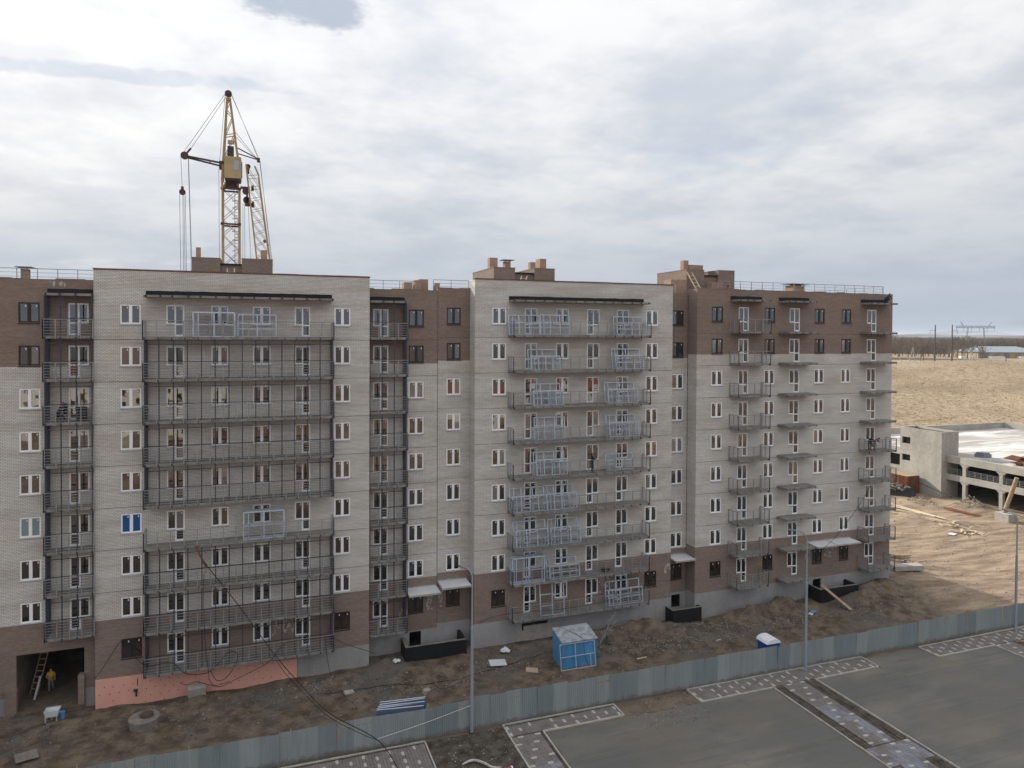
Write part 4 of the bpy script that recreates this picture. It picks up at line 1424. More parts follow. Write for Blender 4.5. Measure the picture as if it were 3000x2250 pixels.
b = MB()
xa, xb, ya, yb_ = -3.45, -1.85, 21.1, 22.7
lattice(b, [(xa, ya, 0), (xb, ya, 0), (xb, yb_, 0), (xa, yb_, 0)], [(xa - .05, ya, 41.3), (xb - .05, ya, 41.3), (xb - .05, yb_, 41.3), (xa - .05, yb_, 41.3)], 26, .19, .048)
b.build('mast', M['crane_yellow'], cr)
b = MB()
for z in (37.6, 41.2, 33.0, 28.5):
    for (p, q) in (((xa, ya), (xb, ya)), ((xb, ya), (xb, yb_)), ((xb, yb_), (xa, yb_)), ((xa, yb_), (xa, ya))):
        b.bar((p[0] - .05, p[1], z), (q[0] - .05, q[1], z), .16)
    for (x, y) in ((xa, ya), (xb, ya)):
        b.box(x - .22, x + .12, y - .14, y + .14, z - .12, z + .12)
b.build('ring_beam', M['crane_dark'], cr)
b = MB()
for z in frange(29, 40.8, .32):
    b.bar((-2.35, 21.7, z), (-2.0, 21.7, z), .03)
b.bar((-2.35, 21.7, 28), (-2.35, 21.7, 41), .04).bar((-2.0, 21.7, 28), (-2.0, 21.7, 41), .04)
for z in (33.9, 34.9, 36, 36.9, 38.2, 39.3, 40):
    b.tube([(-2.35, 21.7, z), (-2.6, 21.45, z), (-2.5, 21.1, z), (-2.1, 21.15, z), (-2.0, 21.7, z)], .02, 4)
b.build('caged_ladder', M['crane_dark'], cr)
cab = MB().box(-3.3, -1.7, 20.4, 22.3, 42.15, 44.25)
cab.prism([(-3.25, 20.45), (-1.75, 20.45), (-1.75, 22.2), (-3.25, 22.2)], 44.25, 44.33)
cabo = cab.build('cab', M['crane_cab'], cr)
MB().box(-2.42, -1.92, 20.375, 20.4, 42.98, 43.92).build('cab_window', M['glass_grey'], cabo)
MB().box(-1.69, -1.62, 20.6, 22.0, 42.5, 43.9).build('cab_side_window', M['galv_dark'], cabo)
MB().box(-3.2, -1.75, 20.5, 22.2, 41.95, 42.14).cyl((-2.65, 21.9, 41.65), (0, 0, 1), .7, .6, 20).build('slewing_ring', M['crane_dark'], cabo)
q = MB()
for (x, y) in ((xa, ya), (xb, ya), (xb, yb_), (xa, yb_)):
    q.bar((x - .05, y, 41.2), (-2.65 + (x + 2.65) * .55, 21.9 + (y - 21.9) * .55, 42.0), .12)
q.bar((-3.5, 20.9, 41.1), (-3.52, 20.9, 42.1), .2)
q.build('turntable_struts', M['crane_yellow'], cabo)
b = MB()
for yy in (20.9, 22.3):
    b.bar((-3.52, yy, 42.0), (-3.06, 21.5, 50.45), .22)
    b.bar((-2.02, yy, 44.2), (-2.80, 21.5, 50.45), .22)
for t0, t1 in ((.25, .42), (.55, .42), (.55, .70), (.86, .72), (.9, .98)):
    l0 = Vector((-3.52, 20.9, 42.0)).lerp(Vector((-3.06, 21.5, 50.45)), t0)
    r1 = Vector((-2.02, 20.9, 44.2)).lerp(Vector((-2.80, 21.5, 50.45)), t1)
    b.bar(l0, r1, .075)
    l0.y += 1.0; r1.y += 1.0
    b.bar(l0, r1, .075)
b.box(-3.1, -2.75, 21.3, 21.7, 50.2, 50.55)
b.build('head_frame', M['crane_yellow'], cr)
MB().cyl((-2.94, 21.5, 50.9), (0, 1, 0), .34, .35, 18).cyl((-2.94, 21.5, 50.9), (0, 1, 0), .12, .5, 10).build('head_pulley', M['crane_dark'], cr)
MB().box(-2.99, -2.36, 20.85, 21.15, 45.7, 46.06).build('sign_box', M['crane_cab'], cr)
MB().box(-3.02, -2.41, 20.9, 21.3, 44.46, 45.47).box(-2.95, -2.9, 20.88, 20.9, 44.5, 45.4).build('control_cabinet', M['steel_dark'], cr)
b = MB()
b.bar((-3.57, 21.2, 43.75), (-6.75, 21.4, 44.2), .17)
b.bar((-3.57, 21.8, 43.55), (-6.75, 21.6, 44.1), .15)
b.bar((-4.6, 21.27, 43.85), (-4.8, 21.72, 43.75), .06)
b.box(-3.8, -3.35, 20.9, 22.0, 43.2, 43.9)
b.build('short_strut', M['crane_dark'], cr)
MB().cyl((-7.03, 21.5, 44.27), (0, 1, 0), .37, .35, 18).bar((-6.85, 21.5, 44.5), (-6.45, 21.5, 45.05), .16).build('strut_pulley', M['crane_dark'], cr)
b = MB()
b.bar((-2.04, 21.0, 45.35), (-.04, 21.4, 44.49), .10).bar((-2.04, 21.9, 45.0), (-.04, 21.6, 44.45), .10)
b.box(-.2, .1, 21.3, 21.7, 44.2, 44.6)
b.build('rear_strut', M['crane_dark'], cr)
b = MB()
lattice(b, [(-1.25, 20.6, 43.7), (-.05, 20.6, 42.7), (-.05, 22.2, 42.7), (-1.25, 22.2, 43.7)], [(.75, 20.6, 25.0), (2.2, 20.6, 25.0), (2.2, 22.2, 25.0), (.75, 22.2, 25.0)], 16, .145, .045)
b.bar((-.05, 20.6, 42.7), (-.41, 20.8, 43.6), .13)
b.build('folded_jib', M['crane_yellow'], cr)
MB().cyl((-1.3, 21, 41.0), (0, 1, 0), .3, .6, 12).cyl((-1.2, 21, 40.1), (0, 1, 0), .34, .5, 12).box(-1.8, -.9, 20.8, 21.2, 41.25, 41.45).box(-1.35, -.6, 20.7, 21.2, 39.5, 39.8).box(-1.25, -1.05, 20.75, 21.1, 39.8, 41.3).box(-.75, -.5, 20.7, 21.1, 41.1, 41.6).box(-.7, -.45, 20.7, 21.1, 39.4, 39.95).build('winch', M['crane_dark'], cr)
MB().cyl((-1.05, 21, 43.55), (0, 1, 0), .24, .3, 12).box(-1.15, -.95, 20.9, 21.1, 42.8, 43.5).build('jib_sheave', M['crane_dark'], cr)
MB().cyl((.55, 21, 36.0), (0, 1, 0), .16, .2, 10).cyl((.85, 21, 35.6), (0, 1, 0), .13, .2, 10).build('guide_sheave', M['crane_dark'], cr)
b = MB()
ap = (-2.94, 21.5, 50.9)
for (p, q) in [((-3.26, 21.4, 50.8), (-7.15, 21.4, 44.5)), ((-3.2, 21.6, 50.55), (-6.45, 21.6, 45.05)), ((-2.6, 21.4, 50.8), (-.1, 21.4, 44.6)), ((-2.6, 21.6, 50.7), (0.0, 21.6, 44.6)),
               ((-2.35, 21.2, 47.1), (-.2, 21.4, 44.5)), ((-2.4, 21.8, 46.9), (-.25, 21.6, 44.5)), ((-7.38, 21.5, 44.2), (-7.25, 21.5, 40.9)), ((-6.70, 21.5, 44.2), (-6.29, 21.5, 26.0)), ((-6.68, 21.6, 44.2), (-6.2, 21.6, 26.0)),
               ((-7.5, 21.5, 40.5), (-7.31, 21.5, 24.0)), ((-7.2, 21.5, 40.3), (-7.09, 21.5, 24.0)), ((-7.1, 21.5, 40.3), (-6.92, 21.5, 24.0)), ((-6.98, 21.5, 40.5), (-6.77, 21.5, 24.0)),
               ((-3.25, 21.5, 50.8), (-3.85, 21.5, 43.0)), ((-3.85, 21.5, 43.0), (-3.79, 21.5, 26.0)), ((0.05, 21.5, 44.4), (1.35, 21.5, 33.5)), ((0.1, 21.6, 44.4), (1.25, 21.6, 33.5)), ((-1.4, 21.3, 39.8), (-1.35, 21.3, 27)), ((-1.05, 21.3, 39.6), (-.45, 21.3, 27)), ((-1.55, 21.2, 39.8), (-1.6, 21.2, 27))]:
    b.bar(p, q, .035)
b.build('cables', M['steel_dark'], cr)
MB().cyl((-7.24, 21.5, 40.6), (0, 1, 0), .30, .25, 16).box(-7.36, -7.12, 21.35, 21.65, 40.75, 41.15).build('hook_block', M['crane_dark'], cr)

# ------------------------------------------------------------------ site fence of zinc sheets
fence = thing('metal_fence', 'long blue-grey corrugated metal site fence in front of the building', 'fence', (27, -11.8, 0))
pmz = []
for mi, mm in enumerate(M['sheet']):
    q = MB()
    W, ribs = 1.15, 8
    xs = []
    for i in range(ribs):
        x = W * i / ribs
        xs += [(x, 0), (x + .055, 0), (x + .072, -.022), (x + .125, -.022)]
    xs.append((W, 0))
    nn = len(xs)
    q.v = [(x, y, 0) for x, y in xs] + [(x, y, 2.05) for x, y in xs]
    q.f = [(i, i + 1, nn + i + 1, nn + i) for i in range(nn - 1)]
    q.m = [0] * len(q.f)
    pmz.append(q.mesh('fence_panel', mm))
u = -26.0
i = 0
dz = 0
while u < 84:
    if i % 7 == 0:
        dz = random.uniform(-.05, .10)
    y = -11.8 + 0.10 * noise.noise(Vector((u * .15, 0, 0)))
    hz = 1.0 + (0.07 if 12.5 < u < 20 else 0) + random.uniform(-.008, .008)
    put('fence_panel', pmz[(i * 7 + (i // 3)) % 4], fence, (u, y, .02 + dz * .6), (random.uniform(-.045, .03), random.uniform(-.003, .003), random.uniform(-.025, .025)), (1.0, 1, hz))
    u += 1.13
    i += 1
for u in frange(-24, 82, 2.9):
    zt = 2.05 + random.choice((-.2, -.1, -.1, .12, .2))
    MB().box(u, u + .07, -11.72, -11.65, -.2, zt).build('fence_post', M['wood'], fence)
for z in (.5, 1.7):
    MB().bar((-26, -11.7, z), (84, -11.7, z), .05, .08).build('fence_rail', M['wood'], fence)

# ------------------------------------------------------------------ street lamps
def lamp(x, y, arm, label, h=10.4):
    t = thing('street_lamp', label, 'street lamp', (x, y, 0), 'street lamps along the fence')
    MB().tube([(x, y, 0.03), (x, y, h * .68), (x, y, h * .69), (x, y, h)], [.115, .095, .065, .055], 12).build('pole', M['lamp_post'], t, smooth=False)
    pts = []
    for k in range(7):
        a = k / 6
        pts.append((x + arm[0] * (a ** 1.5) * .9, y + arm[1] * (a ** 1.5) * .9, h + arm[2] * math.sin(a * math.pi / 2) * .9))
    MB().tube(pts, .05, 8).build('arm', M['lamp_post'], t)
    e = Vector(pts[-1])
    d = Vector((arm[0], arm[1], arm[2] * .25)).normalized()
    s = d.cross(Vector((0, 0, 1))).normalized()
    up = s.cross(d)
    hd = MB().obox(e + d * .22, s * .11, d * .28, up * .045)
    ho = hd.build('lamp_head', M['galv_dark'], t)
    MB().obox(e + d * .24 - up * .05, s * .08, d * .18, up * .008).build('lens', M['white_plastic'], ho)
    MB().prism([(x + math.cos(a) * .2, y + math.sin(a) * .2) for a in [k * math.pi / 4 for k in range(8)]], .03, .07).build('base_plate', M['steel_dark'], t)
    return t


lamp(13.29, -12.06, (-.50, 0.1, .75), 'tall grey street lamp standing in the dark soil bed', 10.35)
lamp(40.57, -12.43, (-1.35, 0.05, 1.0), 'tall grey street lamp on the paved strip beside the blue portable toilet', 10.4)
lamp(63.81, -12.62, (-.05, .9, .5), 'tall grey street lamp at the right edge, in front of the sunlit yard', 10.3)

# ------------------------------------------------------------------ cables and rope
def smooth_path(pts, n=6):
    out = []
    P = [Vector(p) for p in pts]
    for i in range(len(P) - 1):
        p0, p1, p2, p3 = P[max(i - 1, 0)], P[i], P[i + 1], P[min(i + 2, len(P) - 1)]
        for k in range(n):
            t = k / n
            out.append(0.5 * ((2 * p1) + (-p0 + p2) * t + (2 * p0 - 5 * p1 + 4 * p2 - p3) * t * t + (-p0 + 3 * p1 - 3 * p2 + p3) * t ** 3))
    out.append(P[-1])
    return out


CL = ['thick black power cable strung from the left block over the fence', 'thin black cable sagging beside the thick power cable', 'black cable hanging down the left block and looping over the pink boards',
      'short black cable end lying against the pink boards', 'tangled black cable draped over the ground-floor window of the left block', 'black cable dropping from the lowest left balcony to the ground']
for i, pts in enumerate(CABLES):
    pts = [(p[0], p[1], max(p[2], 0.09 if p[1] < -9 else gh(p[0], p[1]) + .03)) for p in pts]
    q = smooth_path(pts)
    o = MB().tube(q, [.028, .018, .02, .02, .022, .018][i], 6).build('power_cable', M['cable'], at=pts[-1])
    tag(o, CL[i], 'cable')
tag(MB().tube(smooth_path([(-4.3, -1.42, 11.15), (-3.95, -1.5, 10.3), (-3.6, -1.55, 9.5)]), .07, 8).build('cable_sleeve', M['rust'], at=(-3.6, -1.55, 9.5)), 'rusty red pipe sleeve at the upper end of the power cable', 'pipe')
tag(MB().tube(smooth_path([(6.92, -12.8, 1.19), (10.0, -12.5, 1.48), (13.22, -12.1, 1.88)]), .016, 5).build('guy_rope', M['rope_white'], at=ROPE[0]), 'pale rope tied from the nearest lamp post to the power cable', 'rope')
tag(MB().tube(smooth_path([(57.9, -2.05, 11.5), (56.2, -2.25, 9.6), (53.4, -2.4, 7.0), (50.8, -2.5, 5.3)]), .022, 5).build('power_cable', M['cable'], at=(50.8, -2.5, 5.3)), 'thin dark cable sloping across the right block below its last balcony', 'cable')
tag(MB().tube(smooth_path([(17.3, -.25, 2.2), (18.6, -.3, 2.6), (20.5, -1.5, 3.2), (24, -1.5, 3.0), (28, -1.48, 3.1), (31.5, -1.45, 3.6), (34, -.5, 3.9), (36.5, -.4, 3.7)]), .016, 5).build('power_cable', M['cable'], at=(17.3, -.25, 2.2)), 'thin dark cable strung along the lowest balcony of the middle block', 'cable')
tag(MB().tube([(p[0], p[1], gh(p[0], p[1]) + .03) for p in smooth_path([(4.0, -3.5, 0), (7, -3.8, 0), (10, -3.9, 0), (13.5, -4.2, 0), (16, -4.0, 0), (18.5, -3.6, 0), (20.5, -3.0, 0), (22.0, -2.9, 0)])], .025, 5).build('ground_cable', M['cable'], at=(4, -3.5, 0)), 'black cable lying on the mud left of the blue shed', 'cable')

# ------------------------------------------------------------------ blue shed and the frame against it
shed = thing('blue_shed', 'sky blue steel shed with patchy grey lean-to roof on the mud', 'shed', (24.1, -4.6, 0))
x0, x1, yf, yb2 = 22.62, 25.6, -5.7, -3.75
zf, zr = 2.0, 2.38
b = MB()
b.face([(x0, yf, -.1), (x1, yf, -.1), (x1, yf, zf), (x0, yf, zf)])
b.face([(x1, yf, -.1), (x1, yb2, -.1), (x1, yb2, zr), (x1, yf, zf)])
b.face([(x0, yb2, -.1), (x0, yf, -.1), (x0, yf, zf), (x0, yb2 - .3, zr), (x0, yb2, zr)])
b.face([(x1, yb2, -.1), (x0, yb2, -.1), (x0, yb2, zr), (x1, yb2, zr)])
b.build('body', M['shed_blue'], shed)
q = MB()
for k in range(5):
    x = x0 + .3 + k * .6
    q.box(x, x + .03, yf - .02, yf, 0.05, 1.95)
q.box(x0 - .03, x1 + .03, yf - .035, yf - .001, 1.93, 2.02).box(x0 - .03, x1 + .03, yf - .03, yf, -.05, .06)
q.box(x0 - .03, x0, yf - .03, yf + .03, 0, 2.0).box(x1, x1 + .03, yf - .03, yf + .03, 0, 2.0)
q.build('ribs', M['shed_blue'], shed)
r_ = MB()
r_.obox(((x0 + x1) / 2, (yf + yb2 - .3) / 2 - .03, (zf + zr) / 2 + .06), ((x1 - x0) / 2 + .08, 0, 0), (0, (yb2 - .3 - yf) / 2 + .1, (zr - zf) / 2), (0, -.01, .03))
r_.box(x0 - .08, x1 + .08, yb2 - .25, yb2 + .08, zr + .02, zr + .09)
r_.build('roof', M['shed_roof'], shed)
MB().box(x0 - .02, x0 - .001, yf + .5, yf + 1.2, .2, 1.8).build('side_door', M['shed_blue'], shed)
b = grid_frame(22.35, 25.35, .05, 1.95, -6.15, -5.8, 1, [.5], .05)
b.bar((23.65, -6.15, .05), (23.65, -5.82, 1.95), .05).bar((24.95, -6.15, .05), (24.95, -5.97, 1.0), .04)
tag(b.build('balcony_screen', M['zincframe'], at=(23.8, -6, 0)), 'pale steel screen leaning against the front of the blue shed', 'steel screen')
tag(MB().tube(smooth_path([(23.2, -3.7, 2.52), (23.8, -4.6, 2.36), (24.4, -5.6, 2.13), (24.45, -5.85, 1.4), (24.5, -5.9, .8), (24.7, -6.1, .2)]), .018, 5).build('power_cable', M['cable'], at=(24.7, -6.1, .1)), 'thin black cable hanging over the roof of the blue shed', 'cable')

# ------------------------------------------------------------------ portable toilet
wc = thing('portable_toilet', 'blue portable toilet with rounded white roof behind the fence', 'portable toilet', (38.3, -10.8, 0))
MB().box(37.7, 38.9, -11.4, -10.25, 0, 2.15).build('body', M['toilet_blue'], wc)
q = MB()
prof = [(37.62, 2.15), (37.75, 2.34), (38.0, 2.46), (38.3, 2.50), (38.6, 2.46), (38.85, 2.34), (38.98, 2.15)]
for (xa_, za_), (xc_, zc_) in zip(prof, prof[1:]):
    q.face([(xa_, -11.48, za_), (xc_, -11.48, zc_), (xc_, -10.17, zc_), (xa_, -10.17, za_)])
q.face([(p[0], -11.48, p[1]) for p in prof])
q.face([(p[0], -10.17, p[1]) for p in prof][::-1])
q.build('roof', M['white_plastic'], wc)
MB().box(37.82, 38.78, -10.25, -10.22, .1, 2.0).build('door', M['toilet_blue'], wc)

# ------------------------------------------------------------------ sandwich panels leaning behind the fence
for k in range(5):
    q = MB()
    y = -11.4 + k * .13
    zt = 2.22 + .05 * k
    x0_, x1_ = 7.05 + .10 * k + random.uniform(-.05, .05), 10.2 + .07 * k
    t0, t1 = random.uniform(-.04, .04), random.uniform(.02, .2) + .03 * k
    v = [(x0_, y + t0, .0), (x1_, y + t1, .0), (x1_, y + t1 + .04, zt - .24), (x0_, y + t0 + .04, zt)]
    w = [(p[0], p[1] + .085, p[2]) for p in v]
    q.cur = 1
    q.face(v); q.face(w[::-1])
    q.cur = 0
    q.face([v[3], v[2], w[2], w[3]])
    q.cur = 1
    q.face([v[0], v[3], w[3], w[0]]); q.face([v[2], v[1], w[1], w[2]]); q.face([v[1], v[0], w[0], w[1]])
    tag(q.build('sandwich_panel', [M['panel_white'], M['panel_blue']], at=((x0_ + x1_) / 2, y, 0)),
        'blue panel with white top edge, %s of five stood behind the fence' % ['nearest', 'second nearest', 'middle', 'second farthest', 'farthest'][k], 'panel', 'white and blue panels stood behind the fence')

# ------------------------------------------------------------------ manhole, trolley, pallet and small site things
mh = thing('manhole', 'round concrete manhole ring with lid and iron cover in the mud', 'manhole', (-7.3, -4.2, 0))
MB().cyl((-7.3, -4.2, .1), (0, 0, 1), .88, .9, 28).build('concrete_ring', M['concrete_dark'], mh)
MB().cyl((-7.3, -4.2, .62), (0, 0, 1), .94, .14, 28).build('slab_lid', M['concrete_dark'], mh)
MB().cyl((-7.15, -4.1, .77), (0, 0, 1), .42, .16, 20).cyl((-7.15, -4.1, .87), (0, 0, 1), .36, .06, 20).build('iron_cover', M['iron'], mh)

tr = thing('trolley', 'grey hand trolley with a deep tray in front of the archway', 'trolley', (-13.3, -1.3, 0))
q = MB()
z0 = gh(-13.3, -1.3)
for (xa_, ya2, xb_, yb3) in ((-13.75, -1.6, -12.85, -1.6), (-12.85, -1.6, -12.85, -.95), (-12.85, -.95, -13.75, -.95), (-13.75, -.95, -13.75, -1.6)):
    cx, cy = -13.3, -1.27
    q.face([(cx + (xa_ - cx) * .75, cy + (ya2 - cy) * .75, z0 + .45), (cx + (xb_ - cx) * .75, cy + (yb3 - cy) * .75, z0 + .45), (xb_, yb3, z0 + .85), (xa_, ya2, z0 + .85)])
q.face([(-13.64, -1.52, z0 + .45), (-12.96, -1.52, z0 + .45), (-12.96, -1.03, z0 + .45), (-13.64, -1.03, z0 + .45)])
q.build('tray', M['panel_white'], tr)
q = MB()
for x in (-13.62, -12.98):
    q.bar((x, -1.75, z0 + .1), (x, -1.5, z0 + .47), .04).bar((x, -.9, z0 + .1), (x, -1.05, z0 + .47), .04).bar((x, -1.75, z0 + .12), (x, -.85, z0 + .12), .04)
q.bar((-13.62, -1.75, z0 + .12), (-12.98, -1.75, z0 + .12), .04).bar((-13.75, -.9, z0 + .86), (-12.85, -.9, z0 + .86), .05)
q.build('chassis', M['rail'], tr)
for x in (-13.62, -12.98):
    for y in (-1.7, -.9):
        MB().cyl((x, y, z0 + .09), (1, 0, 0), .09, .05, 12).build('wheel', M['cable'], tr)

pal = thing('pallet', 'wooden pallet lying at the archway behind the trolley', 'pallet', (-13.5, -.25, 0))
for k in range(6):
    MB().box(-14.0, -12.9, -.55 + k * .14, -.46 + k * .14, gh(-13.5, -.2) + .18, gh(-13.5, -.2) + .21).build('slat', M['wood'], pal)
for x in (-13.95, -13.5, -13.0):
    MB().box(x - .05, x + .05, -.55, .24, gh(-13.5, -.2) + .02, gh(-13.5, -.2) + .179).build('runner', M['wood'], pal)
tag(MB().tube([(-12.85, -.75, gh(-12.8, -.7)), (-12.85, -.75, gh(-12.8, -.7) + .5)], [.15, .19], 14).build('bucket', M['shed_blue'], at=(-12.85, -.75, 0)), 'pale blue bucket standing beside the pallet at the archway', 'bucket')

# ladders inside the archway
for (p, q2, lb) in (((-15.5, 3.0, .05), (-14.9, 4.6, 3.7), 'wooden ladder leaning at the left inside the archway'),):
    t = thing('ladder', lb, 'ladder', p)
    a, c = Vector(p), Vector(q2)
    s = Vector((.25, -.1, 0))
    MB().bar(a - s, c - s, .06).build('stile', M['wood'], t)
    MB().bar(a + s, c + s, .06).build('stile', M['wood'], t)
    for k in range(1, 10):
        m_ = a.lerp(c, k / 10)
        MB().bar(m_ - s, m_ + s, .04).build('rung', M['wood_pale'], t)
tag(MB().obox((-15.15, 2.6, .75), (.28, .02, .75), (0, .02, 0), (-.07, 0, .03)).build('leaning_board', M['steel_dark'], at=(-15.3, 2.6, 0)), 'dark board leaning inside the archway left of the ladder foot', 'board')
tag(MB().bar((-15.25, 2.2, .05), (-14.95, 2.6, 1.55), .16, .04).build('silver_level', M['panel_white'], at=(-14.85, 2.8, 0)), 'silver plank leaning inside the archway beside the ladder', 'plank')
# roof ladders
for (a, c, lb) in (((21.95, 2.6, 30.4), (22.55, 3.1, 31.75), 'short wooden ladder leaning at the middle block stair head'), ((39.75, 1.0, 30.5), (39.35, 2.3, 32.6), 'wooden ladder leaning on the right block stair head'), ((-1.9, 4.7, 29.9), (-1.9, 4.95, 31.6), 'short ladder at the gap of the left block stair head')):
    if lb.startswith('short ladder'):
        a, c = (-2.15, 4.3, 29.9), (-2.15, 4.98, 31.7)
    t = thing('ladder', lb, 'ladder', a)
    a, c = Vector(a), Vector(c)
    s = Vector((.27, 0, 0))
    MB().bar(a - s, c - s, .09).build('stile', M['wood_pale'], t)
    MB().bar(a + s, c + s, .09).build('stile', M['wood_pale'], t)
    for k in range(1, 6):
        m_ = a.lerp(c, k / 6)
        MB().bar(m_ - s, m_ + s, .07).build('rung', M['wood_pale'], t)


# ---- boards and rubbish
def board(name, c, size, rot, mat, label, cat, tilt=(0, 0)):
    b = MB()
    e = Matrix.Rotation(rot, 3, 'Z') @ Matrix.Rotation(tilt[0], 3, 'X') @ Matrix.Rotation(tilt[1], 3, 'Y')
    z = gh(c[0], c[1]) + c[2]
    b.obox((c[0], c[1], z), e @ Vector((size[0] / 2, 0, 0)), e @ Vector((0, size[1] / 2, 0)), e @ Vector((0, 0, size[2] / 2)))
    return tag(b.build(name, mat, at=(c[0], c[1], z)), label, cat)


board('white_sheet', (18.1, -3.1, .12), (1.35, .95, .05), R(-6), M['panel_white'], 'white rigid sheet lying on the mud left of the shed', 'sheet', (.06, .05))
board('cardboard_sheet', (20.2, -5.3, .06), (.95, .7, .03), R(-20), M['cardboard'], 'brown cardboard sheet on the ground left of the blue shed', 'cardboard', (.03, .08))
board('plank', (29.5, -6.2, .05), (.9, .13, .05), R(4), M['wood_pale'], 'short pale plank on the gravel right of the blue shed', 'plank')
board('plank', (37.6, -5.3, .05), (.5, .08, .04), R(10), M['panel_white'], 'tiny white offcut on the gravel between shed and toilet', 'offcut')
board('ramp_plank', (52.5, -3.25, .85), (3.3, .42, .06), R(-68), M['wood'], 'long plank ramp leading up to the right basement pit wall', 'plank ramp', (0, R(29)))
board('grey_board', (-13.6, -5.9, .25), (1.2, .7, .05), R(25), M['concrete_dark'], 'grey board propped on the ground at the bottom left corner', 'board', (.3, .12))
board('concrete_block', (-4.3, -.75, .25), (1.2, .5, .75), R(3), M['concrete'], 'rough concrete slab leaning at the foot of the pink boards', 'slab', (.25, 0))
board('stone_slab', (6.2, -4.3, .1), (.7, .45, .12), R(12), M['concrete'], 'flat grey stone on the mud below the left block corner', 'stone', (.1, .1))
board('stone_slab', (11.6, -6.0, .15), (.5, .35, .3), R(30), M['concrete'], 'grey stone block beside the muddy trench', 'stone', (.2, .1))
board('concrete_slab', (67.0, 1.6, .35), (3.4, 1.1, .5), R(-12), M['concrete'], 'flat concrete slab at the right end of the building', 'slab')
board('plank', (70.0, 5.2, .25), (3.0, .2, .07), R(12), M['wood_pale'], 'pale plank lying by the building right end, left of the yard', 'plank')
board('plank', (72.2, 4.0, .2), (2.2, .16, .07), R(5), M['wood'], 'short brown plank near the slab at the building right end', 'plank')
for k in range(4):
    board('stacked_plank', (68.2 + .12 * k, 4.6 - .1 * k, .25 + .12 * k), (3.2, .24, .09), R(-50 + 8 * k), M['wood'], 'weathered plank, %s in the heap at the building right end' % ['lowest', 'second', 'third', 'topmost'][k], 'plank')
# white sacks
def sack(name, c, r, mat, label, cat):
    b = MB()
    for _ in range(7):
        b.rock((c[0] + random.uniform(-r, r) * .6, c[1] + random.uniform(-r, r) * .6, gh(c[0], c[1]) + r * .5), r * .6, .8)
    return tag(b.build(name, mat, at=(c[0], c[1], gh(c[0], c[1]))), label, cat)


sack('white_sack', (19.2, -1.7), .42, M['panel_white'], 'crumpled white sack on the mud under the middle block', 'sack')
sack('white_sack', (10.3, -1.1), .32, M['panel_white'], 'pale sack on the mud left of the first basement pit', 'sack')
sack('blue_bag', (49.4, -3.6), .28, M['shed_blue'], 'small blue bag on the rubble left of the right basement pit', 'bag')
sack('white_bag', (48.9, -3.9), .25, M['panel_white'], 'small white bag beside the blue bag on the rubble', 'bag')

# foreground plastic and red-white tube
b = MB()
b.tube(smooth_path([(11.7, -15.4, .12), (12.4, -15.3, .2), (13.0, -15.75, .16), (13.4, -16.3, .12), (13.9, -16.4, .1)]), [.04, .05, .06, .07] + [.08] * 16 + [.07, .06, .05, .04, .03], 7)
tag(b.build('plastic_strip', M['plaster_patch'], at=(12.6, -15.9, 0)), 'curled strip of dirty plastic on the dark soil bed', 'plastic strip')
q = MB().tube([(13.0, -17.2, .12), (14.4, -16.72, .14)], .1, 12)
q.cur = 1
q.tube([(14.401, -16.72, .14), (14.5, -16.69, .141)], .101, 12)
tag(q.build('barrier_tube', [M['red'], M['white_plastic']], at=(13.7, -17, 0)), 'red tube with a white end at the bottom edge of the soil bed', 'tube')
tag(MB().box(-17.4, -16.95, -.6, -.45, -.4, 4.1).build('timber_post', M['wood_pale'], at=(-17.2, -.5, -.4)), 'upright pale timber board at the left edge by the archway', 'board')

# rubble: too many to count
b = MB()
clusters = [(40, -4.2, 5, 1.6, 650), (34, -4.6, 4, 1.5, 520), (28, -3.5, 3.5, 1.4, 380), (12, -4.4, 5, 1.4, 420), (18, -3.2, 3, 1.2, 220), (47, -4.2, 3, 1.0, 260), (4, -2.4, 3, 1.2, 260), (-5, -3.4, 5, 2.0, 260), (-14, -3, 3, 2, 90), (55, -4.5, 4, 1.2, 120), (37, -2.4, 2, .8, 200), (8, -6.5, 5, .8, 130), (25, -8, 14, 1.5, 160), (60, -4, 4, 1.5, 90)]
for (cx, cy, rx, ry, n) in clusters:
    for _ in range(n):
        x, y = random.gauss(cx, rx * .6), random.gauss(cy, ry * .6)
        if y > -1.0 or y < -11.2:
            continue
        r_ = random.choice((.025, .03, .04, .04, .05, .06, .08, .12))
        b.cur = random.choice((0, 0, 0, 1, 1, 2)) if r_ < .12 else random.choice((0, 0, 1))
        b.rock((x, y, gh(x, y) + r_ * .3), r_)
tag(b.build('rubble', [M['concrete_dark'], pm('brown_clods', (.10, .078, .06), .95, .4, 3), pm('pale_rubble', (.30, .285, .265), .9, .2, 3)]), 'scattered stones, clods and brick rubble on the mud', 'rubble', kind='stuff')
b = MB()
for _ in range(700):
    x, y = random.uniform(10.3, 15.3), random.uniform(-20, -12.3)
    r_ = random.choice((.02, .03, .04, .06))
    b.cur = random.choice((0, 0, 0, 1))
    b.rock((x, y, .06), r_)
for _ in range(260):
    x, y = random.uniform(24.2, 29.8), random.uniform(-16, -12.1)
    r_ = random.choice((.02, .02, .03, .05))
    b.cur = random.choice((0, 1))
    b.rock((x, y, .03), r_)
tag(b.build('clods', [M['soil_dark'], M['concrete']]), 'clods and pebbles on the dark soil bed and bare lot edge', 'clods', kind='stuff')

